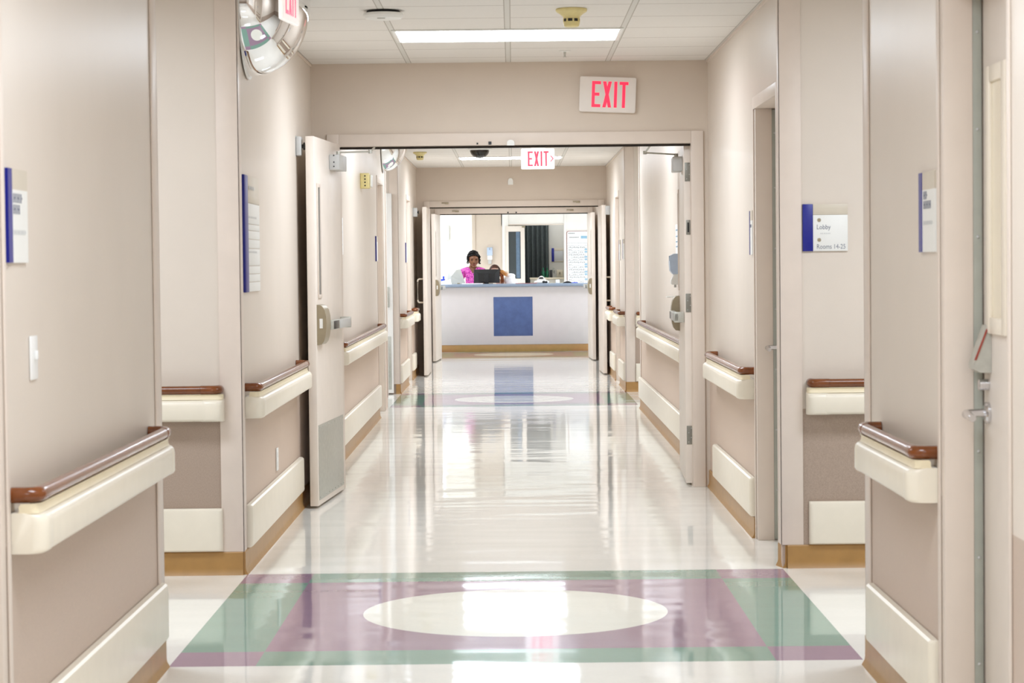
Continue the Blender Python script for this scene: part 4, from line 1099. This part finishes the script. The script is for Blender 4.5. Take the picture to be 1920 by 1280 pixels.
# ledge cabinet inside the room with bottles, phone
lx0, lx1, lz = px40(994, 40.5), px40(1057, 40.5), 1.125
t = thing('side_cabinet', 'pale cabinet ledge inside the patient room below the curtain', 'cabinet', ((lx0 + lx1) / 2, 40.7, 0))
bm = nb(); box(bm, lx0, lx1, 40.48, 40.88, .002, lz - .03, .003); obj('body', bm, M_ROOMD, t)
bm = nb(); box(bm, lx0 - .01, lx1 + .01, 40.46, 40.89, lz - .0295, lz, .003); obj('top', bm, M_BEIGEP, t)
for i, (x, lb) in enumerate(((1018.5, 'left green bottle on the ledge behind the counter'), (1026, 'right green bottle on the ledge beside the phone'))):
    t = thing('green_bottle', lb, 'bottle', (px40(x, 40.6), 40.6, lz), 'green bottles on the ledge'); xx = px40(x, 40.6)
    bm = nb(); lathe(bm, [(.028, lz + .001), (.030, lz + .01), (.030, lz + .10), (.012, lz + .13), (.011, lz + .15)], (xx, 40.6, 0), 20); obj('body', bm, M_GREEN, t)
    bm = nb(); lathe(bm, [(.014, lz + .1505), (.014, lz + .17), (.006, lz + .175)], (xx, 40.6, 0), 14); obj('cap', bm, M_GREEN, t)
xx = px40(1033, 40.55)
t = thing('wall_phone', 'black phone handset unit standing on the ledge right of the bottles', 'phone', (xx, 40.55, lz))
bm = nb(); box(bm, xx - .03, xx + .025, 40.53, 40.58, lz + .001, lz + .135, .006); obj('cradle', bm, M_BLACK, t)
bm = nb(); tube(bm, [(xx + .032, 40.55, lz + .17), (xx + .05, 40.55, lz + .165), (xx + .066, 40.55, lz + .12), (xx + .055, 40.55, lz + .07), (xx + .045, 40.55, lz + .10), (xx + .035, 40.55, lz + .16)], .008, 8); obj('cord', bm, M_SEAL, t)
bm = nb(); x0, x1 = px40(1043.5, 41.28), px40(1055, 41.28); box(bm, x0, x1, 41.27, 41.2992, 1.13, 1.26, .003)
t = thing('socket_panel', 'beige socket panel on the patient room wall above the ledge', 'socket', ((x0 + x1) / 2, 41.3, 1.13)); obj('cover', bm, M_BEIGEP, t)
bm = nb(); box(bm, (x0 + x1) / 2 - .012, (x0 + x1) / 2 + .012, 41.255, 41.2695, 1.18, 1.22, .003); obj('plug', bm, M_BRONZE, t)
# whiteboard
x0, x1 = px40(1062.8), px40(1062.8) + 1.2; z0, z1 = .98, 1.945; yb = YBACK - .001
t = thing('whiteboard', 'ruled white staff board on the wall behind the counter right end', 'whiteboard', ((x0 + x1) / 2, yb, z0))
def PW(u, v, d): return Vector((x0 + u, yb - d, z0 + v))
W, H = x1 - x0, z1 - z0; r = .03
poly = []
for cx, cy, a0 in ((W - r, H - r, 0), (r, H - r, 90), (r, r, 180), (W - r, r, 270)):
    for k in range(5):
        a = math.radians(a0 + 22.5 * k); poly.append((cx + r * math.cos(a), cy + r * math.sin(a)))
bm = nb(); prism(bm, poly, 0, .018, PW); obj('frame', bm, M_BOARDT, t)
bm = nb(); prism(bm, [((u - W / 2) * .985 + W / 2, (v - H / 2) * .984 + H / 2) for u, v in poly], .0182, .020, PW); obj('writing_surface', bm, M_PAPER, t)
bm = nb()
for k in range(17): box(bm, x0 + .012, x1 - .012, yb - .0207, yb - .0202, z0 + .045 + k * .044, z0 + .049 + k * .044)
for u in (.09, .205, .33, .36): box(bm, x0 + u, x0 + u + .003, yb - .0209, yb - .0208, z0 + .05, z0 + .75)
obj('ruling', bm, M_INK, t)
bm = nb()
for k in range(15):
    for (u, n) in ((.03, 2), (.10, 5), (.215, 5)):
        if (k * 7 + n) % 6 == 0: continue
        for j in range(n + (k % 3)):
            uu = u + j * .016 + .004 * ((k + j) % 2); h = .010 + .008 * ((k * 3 + j) % 3) / 2
            box(bm, x0 + uu, x0 + uu + .009, yb - .0213, yb - .0210, z0 + .056 + k * .044, z0 + .056 + k * .044 + h)
for (u0, v, n) in ((.03, .915, 7), (.05, .845, 10)):
    for j in range(n): box(bm, x0 + u0 + j * .017, x0 + u0 + j * .017 + .010, yb - .0213, yb - .0210, z0 + v, z0 + v + .018)
obj('handwriting', bm, M_BOARDL, t)
bm = nb()
for k in range(14):
    if k % 3 != 1: box(bm, x0 + .312, x0 + .385, yb - .0216, yb - .0214, z0 + .10 + k * .044, z0 + .125 + k * .044)
box(bm, x0 + .25, x0 + .36, yb - .0216, yb - .0214, z0 + .83, z0 + .88)
obj('blue_marks', bm, M_BOARDB, t)
# grey wall box in the bright passage
x0, x1 = px40(834, 44.1), px40(843.5, 44.1)
bm = nb(); box(bm, x0, x1, 44.12, 44.199, 1.85, 2.14, .006); o = obj('wall_box', bm, M_GREYPL); tag(o, 'grey box on the bright white wall behind the woman', 'wall box')

# ------------------------------------------------------------------ people
def evaluated(o):
    bpy.context.view_layer.update()
    return bpy.data.meshes.new_from_object(o.evaluated_get(bpy.context.evaluated_depsgraph_get()))
def skin_mesh(verts, edges, root=0, sub=2):
    me = bpy.data.meshes.new('s'); me.from_pydata([v[:3] for v in verts], edges, []); o = bpy.data.objects.new('s', me); C.objects.link(o)
    md = o.modifiers.new('k', 'SKIN'); md.use_smooth_shade = True
    for i, v in enumerate(verts):
        r = v[3]; rr = r if isinstance(r, tuple) else (r, r)
        me.skin_vertices[0].data[i].radius = rr; me.skin_vertices[0].data[i].use_root = (i == root)
    sd = o.modifiers.new('d', 'SUBSURF'); sd.levels = sub; sd.render_levels = sub
    out = evaluated(o); bpy.data.objects.remove(o); bpy.data.meshes.remove(me); return out
def remesh(bm, vox, smooth=4):
    me = bpy.data.meshes.new('r'); bm.to_mesh(me); bm.free(); o = bpy.data.objects.new('r', me); C.objects.link(o)
    md = o.modifiers.new('v', 'REMESH'); md.mode = 'VOXEL'; md.voxel_size = vox
    s = o.modifiers.new('s', 'SMOOTH'); s.iterations = smooth; s.factor = .5
    out = evaluated(o); bpy.data.objects.remove(o); bpy.data.meshes.remove(me); return out
def from_mesh(me):
    bm = nb(); bm.from_mesh(me); return bm
def head_into(bm, c, tilt, turn, k=1.0, roll=0, wide=1.0):
    """a head with chin, nose, brow, ears; c = centre, looks along -y"""
    R = Matrix.Translation(c) @ Matrix.Rotation(roll, 4, 'Y') @ Matrix.Rotation(turn, 4, 'Z') @ Matrix.Rotation(tilt, 4, 'X') @ Matrix.Diagonal((wide, 1.0, 1.0, 1.0))
    vs = ball(bm, (0, 0, 0), 1.0, 4)
    for v in vs:
        x, y, z = v.co
        wx = .074 * (1 - .30 * max(0, -z) ** 1.3); wy = .093; wz = .116
        p = Vector((x * wx, y * wy, z * wz))
        if z < -.2 and y < 0: p.y -= .012 * (-z)
        v.co = R @ (p * k)
    for (q, r, sc) in (((0, -.098, -.018), .016, (.9, 1.1, 1.2)), ((0, -.090, .006), .011, (.8, 1, 1.9)), ((0, -.084, -.058), .020, (1.2, .55, .4)), ((0, -.072, -.092), .024, (1.1, .8, .7)),
                       ((-.076, .005, -.01), .022, (.35, .8, 1.35)), ((.076, .005, -.01), .022, (.35, .8, 1.35)), ((-.032, -.082, .030), .018, (1.3, .5, .35)), ((.032, -.082, .030), .018, (1.3, .5, .35)),
                       ((-.042, -.062, -.030), .026, (1, .8, .8)), ((.042, -.062, -.030), .026, (1, .8, .8))):
        g = ball(bm, (0, 0, 0), r * k, 2, sc)
        for v in g: v.co = R @ (v.co + Vector(q) * k)
    return R
def hand_pts(verts, edges, palm, wrist_i, fwd, side, curl=Vector((0, 0, -1))):
    """five fingers off a palm joint"""
    pi = len(verts); verts.append((*palm, .026)); edges.append((wrist_i, pi))
    for k, (o, l, r) in enumerate(((-.030, .075, .0085), (-.010, .085, .009), (.010, .080, .0085), (.028, .062, .0075))):
        b = Vector(palm) + fwd * .035 + side * o; m = b + fwd * l * .5 + curl * .006; e = m + fwd * l * .40 + curl * .020
        i = len(verts); verts += [(*b, r), (*m, r * .95), (*e, r * .8)]; edges += [(pi, i), (i, i + 1), (i + 1, i + 2)]
    b = Vector(palm) - side * .034 - fwd * .005; m = b - side * .018 + fwd * .03; e = m + fwd * .028 + curl * .008
    i = len(verts); verts += [(*b, .0095), (*m, .009), (*e, .008)]; edges += [(pi, i), (i, i + 1), (i + 1, i + 2)]
def V3(x, y, z): return Vector((x, y, z))

def mesh_obj(name, me, m, parent, base, smooth=True, label=None):
    me.transform(Matrix.Translation(Vector(base) - Vector(root_of(parent)['_loc'])))
    me.materials.clear(); me.materials.append(m)
    for p in me.polygons: p.use_smooth = smooth
    me.name = name
    o = bpy.data.objects.new(name, me); C.objects.link(o); o.parent = parent
    if label: o['label'] = label
    return o
def bm_obj(name, bm, m, parent, base, smooth=True):
    bmesh.ops.recalc_face_normals(bm, faces=bm.faces)
    me = bpy.data.meshes.new(name); bm.to_mesh(me); bm.free(); return mesh_obj(name, me, m, parent, base, smooth)

# --- standing woman
base = V3(-.650, 36.62, 0)
v = [(0, 0, .88, .125), (0, 0, 1.00, .105), (0, 0, 1.14, .112), (0, .005, 1.262, .108), (0, .005, 1.325, .066), (0, -.02, 1.375, .050), (0, -.04, 1.43, .05)]
e = [(0, 1), (1, 2), (2, 3), (3, 4), (4, 5), (5, 6)]
for s in (-1, 1):
    i = len(v); v += [(s * .10, .005, 1.298, .052), (s * .176, .01, 1.272, .054), (s * .215, .02, 1.02, .038), (s * .175, -.17, .93, .028)]; e += [(3, i), (i, i + 1), (i + 1, i + 2), (i + 2, i + 3)]
    hand_pts(v, e, (s * .155, -.225, .915), i + 3, V3(-s * .25, -.95, -.15).normalized(), V3(s, 0, 0))
    i = len(v); v += [(s * .092, .0, .80, .088), (s * .095, -.005, .46, .056), (s * .095, .02, .09, .038), (s * .10, -.05, .045, .036), (s * .105, -.13, .034, .028)]; e += [(0, i)] + [(i + k, i + k + 1) for k in range(4)]
body = skin_mesh(v, e)
bm = from_mesh(body)
for p in bm.verts:
    if .75 < p.co.z < 1.33 and abs(p.co.x) < .17: p.co.y *= .80
    p.co.z = max(p.co.z, .002)
HC = V3(.012, -.050, 1.450); R1 = head_into(bm, HC, .24, .14, 1.0, wide=1.13)
bd = remesh(bm, .0055, 3)
t = thing('person', 'standing woman in a pink floral scrub top looking down behind the counter', 'person', tuple(base))
mesh_obj('body', bd, M_SKIN, t, base)
# features
for s in (-1, 1):
    bm = nb(); ball(bm, (0, 0, 0), .011, 2, (1.35, .6, .42))
    for q in bm.verts: q.co = R1 @ (q.co + V3(s * .031, -.0875, .012))
    bm_obj('eye', bm, M_EYEW, t, base)
    bm = nb(); tube(bm, [R1 @ V3(s * .014, -.094, .034), R1 @ V3(s * .032, -.093, .040), R1 @ V3(s * .050, -.082, .034)], [.003, .0042, .0025], 8); bm_obj('eyebrow', bm, M_HAIRK, t, base)
bm = nb(); ball(bm, (0, 0, 0), .023, 2, (1.0, .45, .36))
for q in bm.verts: q.co = R1 @ (q.co + V3(0, -.0955, -.057))
bm_obj('lips', bm, M_LIP, t, base)
# curly hair: curls over crown, back and temples
bm = nb(); rnd = random.Random(3)
vs = ball(bm, (0, 0, 0), 1.0, 3, (.080, .102, .116))
for q in vs: q.co = R1 @ (q.co + V3(0, .016, .022))
for k in range(190):
    th = rnd.uniform(0, 2 * PI); ph = rnd.uniform(-.35, 1.45)
    d = V3(math.cos(th) * math.cos(ph), math.sin(th) * math.cos(ph), math.sin(ph))
    if d.y < -.25 and d.z < .80: continue
    p = V3(d.x * .084, d.y * .102 + .012, d.z * .116 + .022)
    ball(bm, R1 @ p, rnd.uniform(.013, .025), 1)
for s in (-1, 1):
    for k in range(30):
        ball(bm, R1 @ V3(s * rnd.uniform(.074, .096), rnd.uniform(-.045, .03), rnd.uniform(-.055, .06)), rnd.uniform(.008, .014), 1)
for k in range(40):
    a = -1.15 + 2.3 * k / 39
    ball(bm, R1 @ V3(.078 * math.sin(a), .004 - .074 * math.cos(a), .108 - .046 * abs(math.sin(a)) + rnd.uniform(-.004, .006)), rnd.uniform(.011, .016), 1)
# open the face
kill = []
Ri = R1.inverted()
for f in bm.faces:
    c = Ri @ f.calc_center_median()
    if c.y < -.035 and c.z < .096 - abs(c.x) * .38 and abs(c.x) < .068: kill.append(f)
bmesh.ops.delete(bm, geom=kill, context='FACES')
bm_obj('hair', bm, M_HAIRK, t, base)
# scrub top
v2 = [(0, 0, .80, .140), (0, 0, .98, .130), (0, 0, 1.13, .132), (0, .003, 1.245, .128), (0, .004, 1.302, .090), (0, 0, 1.330, .070)]
e2 = [(0, 1), (1, 2), (2, 3), (3, 4), (4, 5)]
for s in (-1, 1):
    i = len(v2); v2 += [(s * .10, .005, 1.290, .064), (s * .178, .01, 1.268, .068), (s * .20, .015, 1.12, .066)]; e2 += [(3, i), (i, i + 1), (i + 1, i + 2)]
bm = from_mesh(skin_mesh(v2, e2))
for p in bm.verts:
    if p.co.z < 1.32 and abs(p.co.x) < .17: p.co.y *= .82
top = remesh(bm, .008, 4); bm = from_mesh(top)
kill = [f for f in bm.faces if (lambda c: (c.z > 1.340 and abs(c.x) < .10) or (c.y < -.02 and c.z > 1.225 and abs(c.x) < (c.z - 1.225) * .60))(f.calc_center_median())]
bmesh.ops.delete(bm, geom=kill, context='FACES')
bm_obj('scrub_top', bm, M_SCRUB, t, base)
v3 = [(0, 0, .90, .132)]; e3 = []
for s in (-1, 1):
    i = len(v3); v3 += [(s * .095, 0, .80, .098), (s * .097, 0, .46, .078), (s * .097, .015, .10, .068)]; e3 += [(0, i), (i, i + 1), (i + 1, i + 2)]
bm = from_mesh(skin_mesh(v3, e3)); bm_obj('trousers', bm, M_PANTS, t, base)

# --- seated person, mostly behind the monitor
base = V3(-.150, 37.15, 0)
v = [(0, .02, .55, .13), (0, .02, .68, .115), (-.02, .0, .84, .115), (-.045, -.01, .97, .105), (-.07, -.02, 1.045, .058), (-.105, -.04, 1.11, .048), (-.135, -.06, 1.17, .05)]
e = [(0, 1), (1, 2), (2, 3), (3, 4), (4, 5), (5, 6)]
for s in (-1, 1):
    i = len(v); v += [(-.05 + s * .10, 0, 1.01, .05), (-.045 + s * .17, .0, .985, .05), (-.02 + s * .22, -.06, .78, .038), (s * .17, -.27, .80, .028)]; e += [(3, i), (i, i + 1), (i + 1, i + 2), (i + 2, i + 3)]
    hand_pts(v, e, (s * .15, -.33, .79), i + 3, V3(-s * .2, -.97, -.05).normalized(), V3(s, 0, 0))
    i = len(v); v += [(s * .10, -.05, .53, .085), (s * .12, -.43, .50, .058), (s * .12, -.45, .09, .038), (s * .12, -.52, .045, .034), (s * .125, -.60, .034, .027)]; e += [(0, i)] + [(i + k, i + k + 1) for k in range(4)]
bm = from_mesh(skin_mesh(v, e))
for p in bm.verts: p.co.z = max(p.co.z, .002)
HC2 = V3(-.147, -.075, 1.232); R2 = head_into(bm, HC2, .06, -.15, 1.0, roll=-.10, wide=1.08)
bd = remesh(bm, .006, 3)
t = thing('person', 'seated person with long auburn hair and a white hooded jacket, half hidden by the monitor', 'person', tuple(base))
mesh_obj('body', bd, M_SKIN2, t, base)
for s in (-1, 1):
    bm = nb(); ball(bm, (0, 0, 0), .011, 2, (1.35, .6, .42))
    for q in bm.verts: q.co = R2 @ (q.co + V3(s * .031, -.0875, .012))
    bm_obj('eye', bm, M_EYEW, t, base)
    bm = nb(); tube(bm, [R2 @ V3(s * .014, -.094, .034), R2 @ V3(s * .032, -.093, .040), R2 @ V3(s * .050, -.082, .034)], [.003, .0042, .0025], 8); bm_obj('eyebrow', bm, M_HAIRB, t, base)
bm = nb(); ball(bm, (0, 0, 0), .021, 2, (1.0, .45, .34))
for q in bm.verts: q.co = R2 @ (q.co + V3(0, -.0955, -.057))
bm_obj('lips', bm, M_LIP, t, base)
bm = nb(); vs = ball(bm, (0, 0, 0), 1.0, 4, (.090, .108, .124))
for q in vs: q.co = R2 @ (q.co + V3(0, .012, .016))
Ri = R2.inverted()
kill = [f for f in bm.faces if (lambda c: c.y < -.02 and c.z < .098 - abs(c.x) * .30 and abs(c.x) < .078)(Ri @ f.calc_center_median())]
bmesh.ops.delete(bm, geom=kill, context='FACES'); bm_obj('hair', bm, M_HAIRB, t, base)
bm = nb(); rnd = random.Random(5)
for k in range(22):      # dark auburn locks hanging past the cheek
    a = R2 @ V3(.074 + rnd.uniform(-.012, .014), rnd.uniform(-.02, .06), rnd.uniform(-.02, .05))
    b = a + V3(.022 + .012 * rnd.random(), -.01, -.06); c = b + V3(.004 + .014 * rnd.random(), -.01, -.09 - .06 * rnd.random())
    tube(bm, [a, (a + b) / 2 + V3(.008, 0, .004), b, c], [.010, .012, .010, .003], 7)
bm_obj('hair_length', bm, M_HAIRG, t, base)
bm = nb()
for k in range(30):      # lighter loose strands sweeping over the hood
    a = R2 @ V3(.082 + rnd.uniform(-.01, .012), rnd.uniform(-.02, .05), rnd.uniform(-.015, .035))
    b = a + V3(.045 + .02 * rnd.random(), -.005, -.012 - .03 * rnd.random()); c = b + V3(.03 + .055 * rnd.random(), -.005, .006 - .05 * rnd.random())
    tube(bm, [a, (a + b) / 2 + V3(0, 0, .010), b, c], [.006, .0075, .006, .0015], 6)
bm_obj('hair_length', bm, M_HAIRY, t, base)
v2 = [(0, .02, .56, .15), (0, .02, .70, .145), (.0, .0, .86, .145), (-.01, -.0, .97, .130), (-.02, 0, 1.02, .08)]
e2 = [(0, 1), (1, 2), (2, 3), (3, 4)]
for s in (-1, 1):
    i = len(v2); v2 += [(-.03 + s * .10, 0, 1.00, .075), (-.03 + s * .175, .0, .98, .082), (-.02 + s * .225, -.06, .79, .060), (s * .172, -.25, .80, .045)]; e2 += [(3, i), (i, i + 1), (i + 1, i + 2), (i + 2, i + 3)]
bm = from_mesh(skin_mesh(v2, e2))
for s_ in ((.10, .02, 1.115, .095, (1.0, .9, .85)), (.065, .02, 1.11, .080, (1, 1, .8)), (.105, .03, 1.185, .062, (1.35, 1.1, .62)), (.130, .0, 1.05, .10, (1, 1, .9))):
    ball(bm, s_[:3], s_[3], 3, s_[4])
jk = remesh(bm, .008, 14); bm = from_mesh(jk)
kill = [f for f in bm.faces if (lambda c: c.y < -.05 and c.z > .80 and abs(c.x + .045) < .045)(f.calc_center_median())]
bmesh.ops.delete(bm, geom=kill, context='FACES')
seen = set(); small = []
for f0 in bm.faces:
    if f0 in seen: continue
    isl = []; st_ = [f0]; seen.add(f0)
    while st_:
        f = st_.pop(); isl.append(f)
        for ed in f.edges:
            for g in ed.link_faces:
                if g not in seen: seen.add(g); st_.append(g)
    if len(isl) < 400: small += isl
bmesh.ops.delete(bm, geom=small, context='FACES')
bm_obj('hooded_jacket', bm, M_JACKET, t, base)
bm = nb(); ball(bm, (-.035, -.025, .955), .11, 3, (.62, .95, 1.0)); bm_obj('purple_shirt', bm, M_PURPLE, t, base)
v3 = [(0, .02, .56, .138)]; e3 = []
for s in (-1, 1):
    i = len(v3); v3 += [(s * .10, -.06, .535, .098), (s * .12, -.43, .505, .074), (s * .12, -.45, .11, .062)]; e3 += [(0, i), (i, i + 1), (i + 1, i + 2)]
bm = from_mesh(skin_mesh(v3, e3)); bm_obj('trousers', bm, M_PURPLE, t, base)
t = thing('office_chair', 'desk chair under the seated person behind the counter', 'chair', (-.15, 37.2, 0))
bm = nb(); box(bm, -.38, .08, 36.93, 37.40, .31, .386, .03, 3); obj('seat', bm, M_BLACK, t)
bm = nb(); tube(bm, [(-.15, 37.17, .07), (-.15, 37.17, .31)], .025, 12); obj('column', bm, M_STEEL, t)
for k in range(5):
    a = 2 * PI * k / 5 + .3; bm = nb(); tube(bm, [(-.15, 37.17, .085), (-.15 + .27 * math.cos(a), 37.17 + .27 * math.sin(a), .06)], [.02, .014], 8); ball(bm, (-.15 + .27 * math.cos(a), 37.17 + .27 * math.sin(a), .031), .03, 2); obj('leg', bm, M_BLACK, t)

for o in LOCS:
    if '_loc' in o: del o['_loc']

# ------------------------------------------------------------------ camera, world, view
cam = bpy.data.cameras.new('camera'); co = bpy.data.objects.new('camera', cam); C.objects.link(co)
cam.sensor_fit = 'HORIZONTAL'; cam.sensor_width = 36.0; cam.lens = F_PX / 1920 * 36.0
cam.clip_start = .05; cam.clip_end = 200
roll = 0.0108
cy = Vector((1.8 / F_PX, 147 / F_PX, -1)).normalized()       # world +Y in camera axes
cx = Vector((math.cos(roll), math.sin(roll), 0)); cx = (cx - cy * cx.dot(cy)).normalized()
cz = cx.cross(cy).normalized()
Mw = Matrix((cx, cy, cz))              # rows: world axes in camera space -> camera-to-world rotation
co.matrix_world = Matrix.Translation((0, 0, EYE)) @ Mw.to_4x4()
cam.dof.use_dof = True; cam.dof.focus_distance = 20.0; cam.dof.aperture_fstop = 11.0
bpy.context.scene.camera = co

w = bpy.data.worlds.new('world'); bpy.context.scene.world = w; w.use_nodes = True
w.node_tree.nodes['Background'].inputs[0].default_value = (.8, .85, .9, 1); w.node_tree.nodes['Background'].inputs[1].default_value = 0.0
sc = bpy.context.scene
sc.view_settings.view_transform = 'Standard'; sc.view_settings.look = 'None'; sc.view_settings.gamma = 1.0; sc.view_settings.use_curve_mapping = False
sc.view_settings.exposure = 0.0
for _m in (M_LAMP, M_LAMPB, M_LAMPN, M_FILLD): _m.cycles.emission_sampling = 'FRONT'
for _m in (M_RED, M_RED2, M_EXITLIT): _m.cycles.emission_sampling = 'NONE'
sc.cycles.use_denoising = True; sc.cycles.denoising_prefilter = 'ACCURATE'
sc.cycles.max_bounces = 14; sc.cycles.diffuse_bounces = 8; sc.cycles.glossy_bounces = 6
sc.cycles.caustics_reflective = True; sc.cycles.sample_clamp_indirect = 8.0
